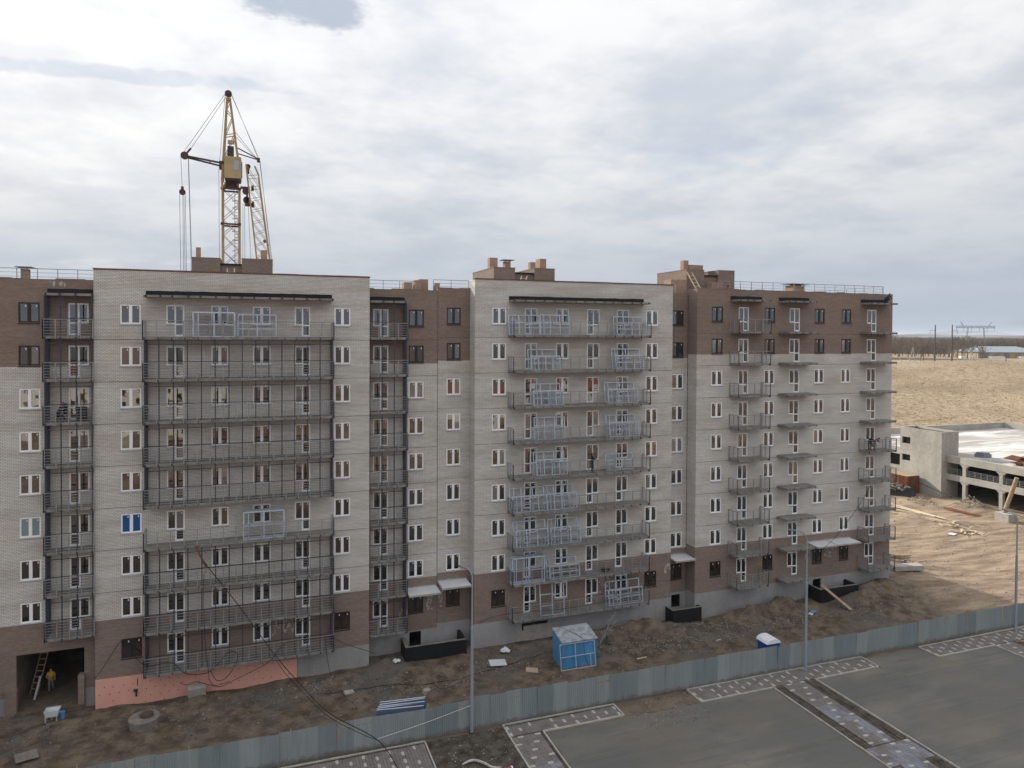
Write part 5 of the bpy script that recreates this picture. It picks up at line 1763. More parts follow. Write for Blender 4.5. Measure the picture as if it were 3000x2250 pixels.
# ------------------------------------------------------------------ people
SKIN = pm('skin', (0.42, 0.26, 0.19), 0.6, .1, 5)
HAIR = pm('dark_hair', (0.018, 0.014, 0.012), 0.7, .2, 9)
SHOE = pm('dark_boots', (0.02, 0.018, 0.016), 0.7, .2, 9)
BLACKC = pm('black_cloth', (0.014, 0.014, 0.017), 0.9, .3, 6)
NAVY = pm('navy_cloth', (0.015, 0.022, 0.05), 0.9, .3, 6)
GREYC = pm('grey_cloth', (0.13, 0.13, 0.14), 0.9, .3, 6)
GREYT = pm('pale_grey_trousers', (0.20, 0.185, 0.165), 0.9, .25, 6)
YELLOW = pm('ochre_jacket', (0.55, 0.31, 0.045), 0.9, .2, 6)
REDC = pm('dark_red_cloth', (0.16, 0.02, 0.02), 0.9, .3, 6)
REDV = pm('red_vest', (0.42, 0.04, 0.03), 0.9, .2, 6)


def pose(kind):
    J = dict(pel=(0, 0, .95), wai=(0, 0, 1.10), che=(0, -.01, 1.30), nec=(0, 0, 1.47), hb=(0, -.01, 1.56), hm=(0, -.02, 1.65), ht=(0, -.01, 1.73), no=(0, -.11, 1.63))
    for s, sd in ((-1, 'l'), (1, 'r')):
        J['sh' + sd] = (s * .18, 0, 1.41)
        J['el' + sd] = (s * .25, .03, 1.14)
        J['wr' + sd] = (s * .25, -.08, .90)
        J['hip' + sd] = (s * .10, 0, .90)
        J['kn' + sd] = (s * .11, -.02, .50)
        J['an' + sd] = (s * .11, .02, .09)
        J['to' + sd] = (s * .12, -.16, .04)
    if kind == 'walk':
        J['knl'] = (-.1, -.16, .52); J['anl'] = (-.1, -.14, .10); J['tol'] = (-.11, -.31, .05)
        J['knr'] = (.1, .03, .50); J['anr'] = (.1, .22, .12); J['tor'] = (.11, .08, .04)
        J['wrl'] = (-.10, -.26, 1.10); J['ell'] = (-.27, -.02, 1.14)
        J['wrr'] = (.24, .06, .92)
    if kind == 'hold':      # forearms raised in front of the chest
        for s, sd in ((-1, 'l'), (1, 'r')):
            J['el' + sd] = (s * .25, -.02, 1.13)
            J['wr' + sd] = (s * .10, -.27, 1.17)
        J['knl'] = (-.12, -.06, .51); J['tor'] = (.17, -.14, .04)
    if kind == 'carry':     # load on the shoulder, one arm up
        J['elr'] = (.30, -.16, 1.40); J['wrr'] = (.20, -.22, 1.64)
        J['ell'] = (-.28, -.12, 1.20); J['wrl'] = (-.22, -.36, 1.28)
        J['knl'] = (-.1, -.14, .52); J['anl'] = (-.1, -.12, .10); J['tol'] = (-.11, -.29, .05)
        J['anr'] = (.1, .18, .12); J['tor'] = (.11, .03, .05)
    if kind == 'lean':      # bent forward over the rail
        J.update(wai=(0, -.06, 1.08), che=(0, -.22, 1.20), nec=(0, -.36, 1.28), hb=(0, -.44, 1.32), hm=(0, -.51, 1.36), ht=(0, -.57, 1.42), no=(0, -.60, 1.30))
        for s, sd in ((-1, 'l'), (1, 'r')):
            J['sh' + sd] = (s * .18, -.30, 1.24)
            J['el' + sd] = (s * .24, -.40, 1.02)
            J['wr' + sd] = (s * .12, -.58, .95)
    if kind == 'crouch':
        J.update(pel=(0, .12, .38), wai=(0, .04, .50), che=(0, -.12, .70), nec=(0, -.26, .84), hb=(0, -.33, .90), hm=(0, -.39, .96), ht=(0, -.42, 1.04), no=(0, -.49, .93))
        for s, sd in ((-1, 'l'), (1, 'r')):
            J['sh' + sd] = (s * .18, -.20, .79)
            J['el' + sd] = (s * .25, -.38, .62)
            J['wr' + sd] = (s * .12, -.52, .48)
            J['hip' + sd] = (s * .11, .10, .36)
            J['kn' + sd] = (s * .18, -.28, .46)
            J['an' + sd] = (s * .14, 0.02, .09)
            J['to' + sd] = (s * .16, -.18, .04)
    return J


RAD = dict(pel=.14, wai=.135, che=.165, nec=.062, hb=.075, hm=.098, ht=.07, no=.022, sh=.082, el=.055, wr=.034, hip=.105, kn=.066, an=.046, to=.04)


def person(loc, rz, kind, cloth, label, h=1.75, hood=False, zsurf=None):
    J = pose(kind)
    names = list(J)
    pts = [Vector(J[n]) for n in names]
    rad = [RAD.get(n, RAD.get(n[:-1], .05)) for n in names]
    idx = {n: i for i, n in enumerate(names)}
    E = [('pel', 'wai'), ('wai', 'che'), ('che', 'nec'), ('nec', 'hb'), ('hb', 'hm'), ('hm', 'ht'), ('hm', 'no')]
    T = ['leg', 'top', 'top', 'skin', 'skin', 'head', 'skin']
    for sd in 'lr':
        E += [('che', 'sh' + sd), ('sh' + sd, 'el' + sd), ('el' + sd, 'wr' + sd), ('pel', 'hip' + sd), ('hip' + sd, 'kn' + sd), ('kn' + sd, 'an' + sd), ('an' + sd, 'to' + sd)]
        T += ['top', 'top', 'top', 'leg', 'leg', 'leg', 'shoe']
    edges = [(idx[a], idx[c]) for a, c in E]
    bones = [(pts[a], pts[c], t) for (a, c), t in zip(edges, T)]
    for sd, s in (('l', -1), ('r', 1)):   # palm, four fingers and a thumb
        w, e = pts[idx['wr' + sd]], pts[idx['el' + sd]]
        d = (w - e).normalized()
        side = Vector((-s, 0, 0)) - d * d.dot(Vector((-s, 0, 0)))
        side = side.normalized() if side.length > .1 else Vector((0, -1, 0))
        curl = d.cross(side).normalized()
        palm = w + d * .075
        ip = len(pts)
        pts.append(palm); rad.append(.034); edges.append((idx['wr' + sd], ip)); bones.append((w, palm, 'skin'))
        for k, ln in enumerate((.068, .08, .075, .058)):
            k1 = palm + side * (.03 - .02 * k) + d * .03
            k2 = k1 + d * ln * .55
            k3 = k2 + (d * .6 + curl * .5).normalized() * ln * .5
            i0 = len(pts)
            pts += [k1, k2, k3]; rad += [.010, .009, .008]
            edges += [(ip, i0), (i0, i0 + 1), (i0 + 1, i0 + 2)]
            bones += [(palm, k3, 'skin')]
        t1 = w + d * .035 + side * .045
        i0 = len(pts)
        pts += [t1, t1 + (d + side).normalized() * .035]; rad += [.011, .009]
        edges += [(ip, i0), (i0, i0 + 1)]
        bones += [(w, pts[-1], 'skin')]
    sc = h / 1.75
    me = bpy.data.meshes.new('tmp_person')
    me.from_pydata([tuple(p * sc) for p in pts], edges, [])
    ob = bpy.data.objects.new('tmp_person', me)
    COL.objects.link(ob)
    md = ob.modifiers.new('skin', 'SKIN')
    md.use_smooth_shade = True
    sv = me.skin_vertices[0].data
    for i, r_ in enumerate(rad):
        fl = 1.25 if i < len(names) and names[i] in ('che', 'wai', 'pel') else 1.0
        sv[i].radius = (r_ * sc * fl, r_ * sc * (0.85 if fl > 1 else 1))
        sv[i].use_root = (i == idx['pel'])
    ss = ob.modifiers.new('sub', 'SUBSURF')
    ss.levels = ss.render_levels = 1
    dg = bpy.context.evaluated_depsgraph_get()
    nm = bpy.data.meshes.new_from_object(ob.evaluated_get(dg))
    bpy.data.objects.remove(ob)
    bpy.data.meshes.remove(me)
    nm.name = 'person'
    nm.materials.clear()
    for m_ in (cloth[0], cloth[1], SKIN, cloth[0] if hood else HAIR, SHOE):
        nm.materials.append(m_)
    slot = {'top': 0, 'leg': 1, 'skin': 2, 'head': 3, 'shoe': 4}
    hm = pts[idx['hm']] * sc
    fwd = (pts[idx['no']] - pts[idx['hm']]).normalized()
    for p in nm.polygons:
        c = p.center
        best, bt = 9, 'top'
        for a, q, t in bones:
            a, q = a * sc, q * sc
            d = q - a
            tt = max(0, min(1, (c - a).dot(d) / max(d.length_squared, 1e-9)))
            dist = (c - (a + d * tt)).length
            if dist < best:
                best, bt = dist, t
        if bt == 'skin' and (c - hm).length < .2 * sc and (c - hm).dot(fwd) < .02:
            bt = 'head'
        p.material_index = slot[bt]
        p.use_smooth = True
    o = bpy.data.objects.new('person', nm)
    COL.objects.link(o)
    o.location = loc
    o.rotation_euler = (0, 0, rz)
    WL[o] = Vector(loc)
    return tag(o, label, 'person')


sl = lambda key, row: SECT[key]['head'] - 3 * (row - 1) - 2.30
person((-13.25, .35, sl('L', 3)), R(60), 'crouch', (BLACKC, BLACKC), 'person in dark clothes crouching on the left recessed balcony, third floor from top')
person((-12.75, .3, sl('L', 3)), R(-10), 'lean', (NAVY, BLACKC), 'dark-haired person in dark jacket bending over on the left recessed balcony', 1.7)
tag(MB().box(-12.1, -11.5, .1, .6, sl('L', 3), sl('L', 3) + .75).prism([(-12.15, .1), (-11.4, .1), (-11.75, .55)], sl('L', 3) + .75, sl('L', 3) + 1.0).build('tool_sack', M['cable'], at=(-11.8, .3, sl('L', 3))), 'black sack standing on the balcony beside the bending person', 'sack')
person((27.46, -.95, sl('B', 5)), R(75), 'hold', (NAVY, BLACKC), 'person in dark hooded clothes standing on the fifth long balcony, middle block', 1.74, hood=True)
person((58.2, -1.6, sl('D', 5)), R(-20), 'lean', (BLACKC, BLACKC), 'person in black bending over the railing of the far right balcony', 1.75)
person((58.95, -1.45, sl('D', 5)), R(30), 'lean', (REDC, GREYC), 'person in dark red jacket bending beside the one in black', 1.62)
person((42.5, .5, 29.71), R(150), 'hold', (REDV, GREYC), 'person in red vest on the roof behind the right block parapet', 1.68)
person((60.3, -1.45, 29.86), R(80), 'crouch', (NAVY, NAVY), 'person in dark blue crouching on the canopy at the top right corner', 1.7, hood=True)
person((-14.45, 3.2, .02), R(12), 'walk', (YELLOW, GREYT), 'person in yellow jacket and grey trousers walking out of the archway', 1.78)
pz = gh(28.15, -2.6)
person((28.15, -2.6, pz), R(60), 'carry', (GREYC, GREYC), 'person in grey work clothes carrying a frame beside the blue shed', 1.78)
b = MB()
for (p, q) in [((27.3, -3.3, .9), (28.9, -2.5, 2.6)), ((27.9, -2.9, 2.1), (29.0, -2.6, 2.9)), ((28.9, -2.5, 2.6), (29.05, -2.6, 2.95)), ((27.2, -3.3, .85), (27.5, -3.2, 1.4)), ((27.1, -3.35, .75), (29.15, -2.45, 2.1))]:
    b.bar((p[0], p[1], p[2] + pz - .2), (q[0], q[1], q[2] + pz - .2), .045)
tag(b.build('steel_lattice', M['rail'], at=(28, -2.9, pz + .9)), 'bent steel lattice carried on the shoulder of the person in grey', 'steel lattice')

# ------------------------------------------------------------------ neighbouring houses across the lot: the photograph shows them mirrored in the windows
NW = pm('cream_render', (.62, .59, .52), .9, .1, .3)
NR = pm('red_tile_roof', (.26, .09, .06), .85, .2, .5)
for (x0, x1, y1_, dp, h_, fl, lb) in [(-66, -12, -150, 14, 15.5, 5, 'cream five-storey block mirrored in the upper left windows'), (52, 74, -138, 12, 7.5, 2, 'cream two-storey house mirrored in the middle block windows'), (92, 122, -175, 12, 8.5, 3, 'cream three-storey house mirrored in the right windows')]:
    t = thing('neighbouring_house', lb, 'house', ((x0 + x1) / 2, y1_ - dp / 2, 0))
    MB().box(x0, x1, y1_ - dp, y1_, -.3, h_).build('wall', NW, t)
    q = MB()
    e0, e1 = (x0 - .5, y1_ + .5), (x1 + .5, y1_ - dp - .5)
    ym = y1_ - dp / 2
    q.face([(e0[0], e0[1], h_ + .01), (e1[0], e0[1], h_ + .01), (x1 - 3, ym, h_ + 3), (x0 + 3, ym, h_ + 3)][::-1])
    q.face([(e0[0], e1[1], h_ + .01), (e1[0], e1[1], h_ + .01), (x1 - 3, ym, h_ + 3), (x0 + 3, ym, h_ + 3)])
    q.face([(e0[0], e0[1], h_ + .01), (e0[0], e1[1], h_ + .01), (x0 + 3, ym, h_ + 3)])
    q.face([(e1[0], e0[1], h_ + .01), (e1[0], e1[1], h_ + .01), (x1 - 3, ym, h_ + 3)][::-1])
    q.build('roof', NR, t)
    for k in range(fl):
        for u_ in frange(x0 + 2, x1 - 3, 3.4):
            MB().box(u_, u_ + 1.3, y1_, y1_ + .04, 1.0 + k * 3, 2.4 + k * 3).build('window', M['dark_hole'], t)

# ------------------------------------------------------------------ concrete parking garage on the right
gar = thing('parking_garage', 'unfinished two-level concrete parking garage with stair tower at the right', 'parking garage', (125, 30, 0))
GX = 106.6
cols_y = [19.7 - 6.1 * k for k in range(6)] + [25.7, 31.9]
for y in cols_y:
    q = MB()
    q.box(GX, GX + .55, y - .28, y + .28, -.3, 6.9)
    for z in (2.75, 5.55):   # haunches
        for s in (-1, 1):
            q.face([(GX + .02, y + s * .28, z + .5), (GX + .02, y + s * 1.15, z + .5), (GX + .02, y + s * .28, z - .2)])
            q.face([(GX + .53, y + s * .28, z + .5), (GX + .53, y + s * 1.15, z + .5), (GX + .53, y + s * .28, z - .2)])
            q.face([(GX + .02, y + s * 1.15, z + .5), (GX + .53, y + s * 1.15, z + .5), (GX + .53, y + s * .28, z - .2), (GX + .02, y + s * .28, z - .2)])
    q.build('column', M['concrete_pale'], gar)
for x in (114.5, 122.5, 130.5, 138.5):
    for y in cols_y[::1]:
        MB().box(x, x + .5, y - .25, y + .25, -.3, 6.0).build('inner_column', M['concrete'], gar)
yA, yB = -12.0, 32.2
MB().box(GX - .05, GX + .62, yA, yB, 3.0, 3.95).build('beam', M['concrete_pale'], gar)
MB().box(GX - .05, GX + .62, yA, yB, 5.85, 6.95).build('beam', M['concrete_pale'], gar)
MB().box(GX + .6, 152, yA, 52, 3.2, 3.5).build('floor_slab', M['concrete'], gar)


def deck_mat():
    m, nt, b = new_mat('patchy_deck')
    p = objpos(nt)
    mp = N(nt, 'ShaderNodeMapping')
    mp.inputs['Rotation'].default_value = (0, 0, R(15))
    mp.inputs['Scale'].default_value = (0.25, 1.0, 1)
    lk(nt, p, mp.inputs[0])
    a = smooth_n(nt, noise_n(nt, mp.outputs[0], 0.22, 5, 0.6, 0.8), 0.42, 0.6)
    c = noise_n(nt, p, 2.0, 4, .6)
    lk(nt, mixc(nt, a, mixc(nt, c, (.27, .25, .225), (.38, .35, .32)), (.60, .59, .57)), b.inputs['Base Color'])
    b.inputs['Roughness'].default_value = .8
    return m


M['deck'] = deck_mat()
MB().box(GX + .6, 152, yA, 52, 6.3, 6.75).build('roof_deck', M['deck'], gar)
MB().box(151.7, 152.2, yA, 52, 6.0, 8.0).box(106.7, 151.7, 51.6, 52, 6.0, 8.0).build('deck_parapet', M['concrete_pale'], gar)
MB().box(151.4, 151.7, yA, 52, -.3, 6.3).box(106.7, 151.4, 51.2, 51.6, -.3, 6.3).build('rear_wall', M['concrete'], gar)
tow = MB()
rects = [(36.46 - 1.67, 36.46, 7.94, 9.08), (36.46 - 1.67, 36.46, 4.99, 6.08)]
wall_grid(tow, lambda u, v, w: (105.5 + w, u, v), 28.85, 36.85, -.3, 10.4, rects, .3)
tow.face([(105.5, 28.85, -.3), (109.3, 28.85, -.3), (109.3, 28.85, 10.4), (105.5, 28.85, 10.4)])
tow.face([(105.5, 36.85, -.3), (109.3, 36.85, -.3), (109.3, 36.85, 10.4), (105.5, 36.85, 10.4)][::-1])
tow.face([(109.3, 28.85, -.3), (109.3, 36.85, -.3), (109.3, 36.85, 10.4), (109.3, 28.85, 10.4)])
tow.face([(105.8, 29.1, 9.9), (109.0, 29.1, 9.9), (109.0, 36.6, 9.9), (105.8, 36.6, 9.9)])
to = tow.build('stair_tower', M['concrete_pale'], gar)
MB().box(105.5, 105.75, 28.85, 36.85, 10.4, 10.75).box(109.05, 109.3, 28.85, 36.85, 10.4, 10.75).box(105.75, 109.05, 28.85, 29.1, 10.4, 10.75).box(105.75, 109.05, 36.6, 36.85, 10.4, 10.75).build('tower_rim', M['concrete_pale'], to)
MB().box(105.9, 109.0, 29.3, 36.5, 0, 9.6).build('tower_core', M['dark_hole'], to)
MB().box(105.47, 105.5, 28.85, 36.85, 6.95, 7.02).build('pour_joint', M['concrete'], to)
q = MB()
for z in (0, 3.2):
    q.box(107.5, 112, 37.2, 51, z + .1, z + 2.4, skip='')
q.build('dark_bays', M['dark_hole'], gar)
MB().box(106.6, 107.4, 37.0, 51, 2.6, 3.6).box(106.6, 107.4, 37.0, 51, 5.7, 6.9).box(106.6, 107.2, 40.5, 41.1, -.3, 6).box(106.6, 107.2, 46.5, 47.1, -.3, 6).build('beam', M['concrete_pale'], gar)
MB().box(GX + .3, 111, 31.6, 32.2, -.3, 6).build('end_wall', M['concrete_pale'], gar)
q = MB()
for y in frange(yA, 31, 1.0):
    q.bar((GX + .2, y, 3.95), (GX + .2, y, 4.95), .05)
for z in (4.25, 4.5, 4.75, 4.95):
    q.bar((GX + .2, yA, z), (GX + .2, 31, z), .035)
q.build('railing', M['rail'], gar)
q = MB()
for y in frange(yA, 18, 1.4):
    q.bar((GX + .4, y, 6.9), (GX + .4, y, 7.9), .04)
for y in (29, 30.3, 31.6):
    q.bar((GX + .4, y, 6.9), (GX + .4, y, 7.9), .05)
q.bar((GX + .4, yA, 7.8), (GX + .4, 17, 7.8), .03).bar((GX + .4, 29, 7.8), (GX + .4, 31.6, 7.8), .03)
q.build('deck_railing', M['rail'], gar)
# things lying on the deck
def heap(name, c, r, n, mats, label, cat, flat=.5, kind=None, z=None):
    b = MB()
    for _ in range(n):
        a = random.random() * 6.28
        d = r * math.sqrt(random.random())
        b.cur = random.randrange(len(mats))
        x, y = c[0] + d * math.cos(a), c[1] + d * math.sin(a)
        zz_ = (z if z is not None else gh(x, y)) + (1 - d / r) * r * flat * random.random()
        b.rock((x, y, zz_), random.uniform(.05, .17) * min(1, r))
    return tag(b.build(name, mats, at=(c[0], c[1], z if z is not None else gh(c[0], c[1]))), label, cat, kind=kind)


b = MB()
for k in range(7):
    b.obox((110.5 + random.uniform(-.9, .9), 19.2 + random.uniform(-1.2, 1.2), 7.0 + .15 * k), (random.uniform(.4, .9), random.uniform(-.4, .4), random.uniform(-.3, .5)), (-.3, random.uniform(.4, .8), .1), (0, 0, .05))
tag(b.build('scrap_heap', M['rust'], at=(110.5, 19.2, 6.75)), 'heap of rusty scrap sheets on the garage deck edge', 'scrap heap')
heap('wrapped_bundle', (109.6, 23.0), 1.0, 26, [M['panel_white']], 'bundle in white plastic on the garage deck left of the scrap', 'bundle', .6, z=6.8)
tag(MB().box(110.8, 112.6, 25.6, 27.2, 6.77, 7.3).box(110.9, 112.3, 25.7, 27, 7.3, 7.55).build('crate_stack', M['galv_dark'], at=(111.7, 26.4, 6.77)), 'dark crates on the garage deck behind the stair tower', 'crates')

# ------------------------------------------------------------------ yard between the building and the garage
ct = thing('rusty_container', 'rusty brown corrugated steel container beside the garage tower', 'container', (103.8, 35.4, 0))
q = MB()
cx0, cx1, cy0, cy1, ch = 102.5, 105.1, 32.7, 38.1, 2.9


def corr(q, p, d, L, h, nrm, step=.28, dep=.06):
    p, d, nrm = Vector(p), Vector(d), Vector(nrm)
    n = int(L / step)
    prof = []
    for i in range(n):
        o_ = i * step
        prof += [(o_, 0), (o_ + step * .4, 0), (o_ + step * .5, dep), (o_ + step * .9, dep)]
    prof.append((L, 0))
    for (a, u1), (c, u2) in zip(prof, prof[1:]):
        A1, C1 = p + d * a - nrm * u1, p + d * c - nrm * u2
        q.face([A1, C1, C1 + Vector((0, 0, h)), A1 + Vector((0, 0, h))])


corr(q, (cx0, cy1, 0), (0, -1, 0), cy1 - cy0, ch, (-1, 0, 0))
corr(q, (cx0, cy0, 0), (1, 0, 0), cx1 - cx0, ch, (0, -1, 0))
q.face([(cx1, cy0, 0), (cx1, cy1, 0), (cx1, cy1, ch), (cx1, cy0, ch)])
q.face([(cx1, cy1, 0), (cx0, cy1, 0), (cx0, cy1, ch), (cx1, cy1, ch)])
q.build('body', M['rust'], ct)
MB().box(cx0 - .03, cx1 + .03, cy0 - .03, cy1 + .03, ch, ch + .07).build('roof', M['wood'], ct)
MB().box(cx0 - .06, cx0 + .05, cy0 - .06, cy0 + .05, 0, ch).box(cx1 - .05, cx1 + .06, cy0 - .06, cy0 + .05, 0, ch).build('corner_posts', M['rust'], ct)
sk = thing('rubbish_skip', 'dark open steel skip heaped with rubbish by the container', 'skip', (100.2, 32.3, 0))
q = MB()
q.face([(98.3, 34.2, 0), (100.9, 30.2, 0), (101.2, 30.1, 1.1), (97.8, 34.6, 1.1)])
q.face([(100.9, 30.2, 0), (102.9, 31.4, 0), (103.2, 31.4, 1.1), (101.2, 30.1, 1.1)])
q.face([(102.9, 31.4, 0), (100.3, 35.4, 0), (100.0, 35.8, 1.1), (103.2, 31.4, 1.1)])
q.face([(100.3, 35.4, 0), (98.3, 34.2, 0), (97.8, 34.6, 1.1), (100.0, 35.8, 1.1)])
q.build('body', M['steel_dark'], sk)
q = MB()
for _ in range(70):
    q.rock((100.5 + random.gauss(0, .8), 33 + random.gauss(0, 1.1), 1.0 + random.random() * .7), random.uniform(.15, .4))
tag(q.build('rubbish', M['rubbish'] if 'rubbish' in M else pm('rubbish', (.13, .10, .075), .95, .5, 3, col2=(.3, .26, .22)), sk), kind='stuff')
plk = [((93.1, 27.3), (93.2, 18.0), 0), ((92.6, 26.6), (92.9, 19.5), 1), ((89.7, 22.8), (91.3, 16.6), 2), ((88.9, 23.4), (90.8, 17.8), 3), ((90.2, 25.8), (91.9, 21.2), 4)]
for (p, q2, k) in plk:
    za, zb2 = gh(*p) + .15, gh(*q2) + .15
    tag(MB().bar((p[0], p[1], za), (q2[0], q2[1], zb2), .38 if k < 2 else .26, .08).build('long_board', M['wood_pale'], at=(p[0], p[1], za)),
        ['longest pale board lying across the sunlit yard', 'pale board just left of the longest one in the yard', 'pale board on the earth bank in the yard', 'pale board left of the one on the earth bank', 'short pale board at the far end of the yard bank'][k], 'board', 'long boards in the yard')
b = MB()
for _ in range(46):
    x, y = 90.4 + random.gauss(0, 1.0), 12.8 + random.gauss(0, 1.4)
    a = random.random() * 3.14
    L = random.uniform(.4, 1.5)
    z = gh(x, y) + random.uniform(.03, .4)
    b.bar((x - math.cos(a) * L / 2, y - math.sin(a) * L / 2, z), (x + math.cos(a) * L / 2, y + math.sin(a) * L / 2, z + random.uniform(-.1, .1)), random.uniform(.08, .22), .05)
tag(b.build('timber_scraps', M['wood_pale'], at=(90.4, 12.8, 0)), 'heap of pale broken timber scraps in the sunlit yard', 'timber scraps', kind='stuff')
b = MB()
for k in range(22):
    y0_ = 22.8 + random.uniform(-.6, .6)
    b.tube([(98.6 + k * .06, y0_, gh(98.8, 22) + .1 + .02 * (k % 5)), (99.1 + k * .06 + random.uniform(-.4, .4), y0_ - 4.5, gh(99.4, 18.7) + .1 + .02 * (k % 4))], .03, 4)
tag(b.build('rebar_bundle', M['rust'], at=(99, 20.5, 0)), 'bundle of rusty reinforcing bars on the yard by the garage', 'rebar bundle')
heap('rubbish_heap', (103.8, 22.5), 2.0, 190, [M['concrete'], M['wood'], M['galv_dark']], 'grey-green rubbish heap at the foot of the garage columns', 'rubbish heap', .5, kind='stuff')
heap('rubbish_heap', (99.0, 26.8), 2.2, 150, [M['concrete_pale'], M['wood_pale'], M['steel_dark'], M['wood']], 'pale rubbish heap in the yard before the garage', 'rubbish heap', .4, kind='stuff')
board('white_board', (87.3, 12.3, .08), (1.2, .8, .05), R(20), M['panel_white'], 'small white board on the ground below the timber scraps', 'board')
pl = thing('wooden_pole', 'leaning wooden pole set in a concrete block before the garage', 'pole', (100.9, 14.3, 0))
MB().tube([(101.2, 15.4, .6), (101.6, 13.8, 6.4)], [.30, .26], 12).build('shaft', M['wood'], pl)
MB().box(100.3, 102.0, 14.0, 16.0, -.2, 1.15).build('concrete_block', M['concrete'], pl)
tag(MB().tube(smooth_path([(104.3, 33.5, 2.2), (104.5, 27, 1.0), (104, 20, .6), (103, 14, .7), (101.6, 10, 1.0)]), .05, 5).build('power_cable', M['cable'], at=(104, 20, .5)), 'dark cable strung across the yard from the container to the pole', 'cable')
heap('spoil_heap', (69.2, 4.2), 1.6, 40, [M['wood'], M['concrete'], M['steel_dark']], 'heap of boards and rubbish against the building right end', 'rubbish heap', .35, kind='stuff')

# stones over the sunlit yard
b = MB()
for _ in range(2600):
    x, y = random.uniform(66, 106), random.uniform(-11, 34)
    r_ = random.choice((.04, .05, .06, .08, .12))
    b.cur = random.choice((0, 0, 1))
    b.rock((x, y, gh(x, y) + r_ * .2), r_)
tag(b.build('yard_stones', [pm('pale_clods', (.26, .20, .14), .95, .3, 3), M['concrete']]), 'stones and clods scattered over the sunlit yard', 'stones', kind='stuff')
# dead grass tufts on the field
b = MB()
YS, YC = math.sin(YAW), math.cos(YAW)
n = 0
while n < 6000:
    Z = random.uniform(150, 300) ** 1.0
    X = random.uniform(.45, .78) * Z
    x, y = Z * YS + X * YC, -56.96 + Z * YC - X * YS
    if x < 153 and y < 53 and y > -13:
        continue
    n += 1
    z = gh(x, y)
    w, hh = random.uniform(.15, .45), random.uniform(.06, .2)
    a = random.random() * 3.14
    dx, dy = math.cos(a) * w, math.sin(a) * w
    b.cur = random.choice((0, 0, 0, 1))
    b.face([(x - dx, y - dy, z), (x + dx, y + dy, z), (x + dx * .4 + random.uniform(-.1, .1), y + dy * .4, z + hh)])
    b.face([(x + dy, y - dx, z), (x - dy, y + dx, z), (x - dy * .3, y + dx * .4, z + hh * .9)])
tag(b.build('dry_grass', [pm('dry_grass_blades', (.52, .38, .22), .95, .25, 1), pm('dark_dry_grass', (.33, .25, .16), .95, .25, 1)]), 'tufts of dead grass over the pale field', 'dry grass', kind='stuff')

# ------------------------------------------------------------------ far things beyond the field
cf = thing('concrete_fence', 'long low pale concrete panel fence along the far edge of the field', 'fence', (282, 172, 16.0))
p0, p1 = Vector((245, 187, 0)), Vector((345, 151.5, 0))
n = 34
cfm = MB().box(0, 3.0, -.08, .08, -.4, 1.6).mesh('fence_panel', M['concrete_pale'])
d = (p1 - p0)
ang = math.atan2(d.y, d.x)
for i in range(n):
    p = p0 + d * i / n
    z = 16.0 - 2.4 * i / n
    put('fence_panel', cfm, cf, (p.x, p.y, z + random.uniform(-.08, .08)), (0, 0, ang))

for (x, y, zb_, zt_, arms, lb) in [(273.6, 169.4, 15.4, 31.4, -1, 'tall dark utility pole with side arm, left of two at field edge'), (280.4, 166.9, 15.4, 31.5, 1, 'tall dark utility pole with side arm, right of two at field edge')]:
    t = thing('utility_pole', lb, 'utility pole', (x, y, zb_), 'utility poles at the far edge of the field')
    MB().tube([(x, y, zb_ - .4), (x, y, zt_)], [.30, .2], 8).build('shaft', M['pole_dark'], t)
    q = MB()
    r_ = Vector((math.cos(-YAW), math.sin(-YAW), 0))
    for zc, ln in ((29.0, 2.2), (24.9, 2.6)):
        q.bar(Vector((x, y, zc)), Vector((x, y, zc)) + r_ * ln * arms, .12)
        q.bar(Vector((x, y, zc)) + r_ * ln * arms, Vector((x, y, zc - 1.6)) + r_ * ln * arms, .10)
    q.build('cross_arm', M['steel_dark'], t)
for (x, y, zb_, h_, lb) in [(267.8, 171.3, 15.0, 5.3, 'short dark post at the field edge left of the poles'), (302.2, 159.0, 13.4, 6.0, 'short dark post at the field edge near the warehouse'), (270.6, 172.4, 15.6, 4.2, 'thin short post just left of the first utility pole')]:
    tag(MB().tube([(x, y, zb_), (x, y, zb_ + h_)], .16, 6).build('post', M['pole_dark'], at=(x, y, zb_)), lb, 'post')
for (a, bb, c, lb) in [((288.5, 164.0, 19.8), (287.0, 164.4, 14.4), (290.0, 163.3, 14.2), 'pale A-frame pole at the field edge below the warehouse'), ((264.8, 172.6, 21.8), (263.2, 172.9, 15.4), (265.6, 172.2, 15.4), 'pale A-frame pole at the field edge left of the utility poles')]:
    tag(MB().tube([bb, a], [.22, .16], 6).tube([c, a], [.22, .16], 6).bar(Vector(bb).lerp(Vector(a), .5), Vector(c).lerp(Vector(a), .5), .15).build('a_frame_pole', M['concrete_pale'], at=bb), lb, 'pole')

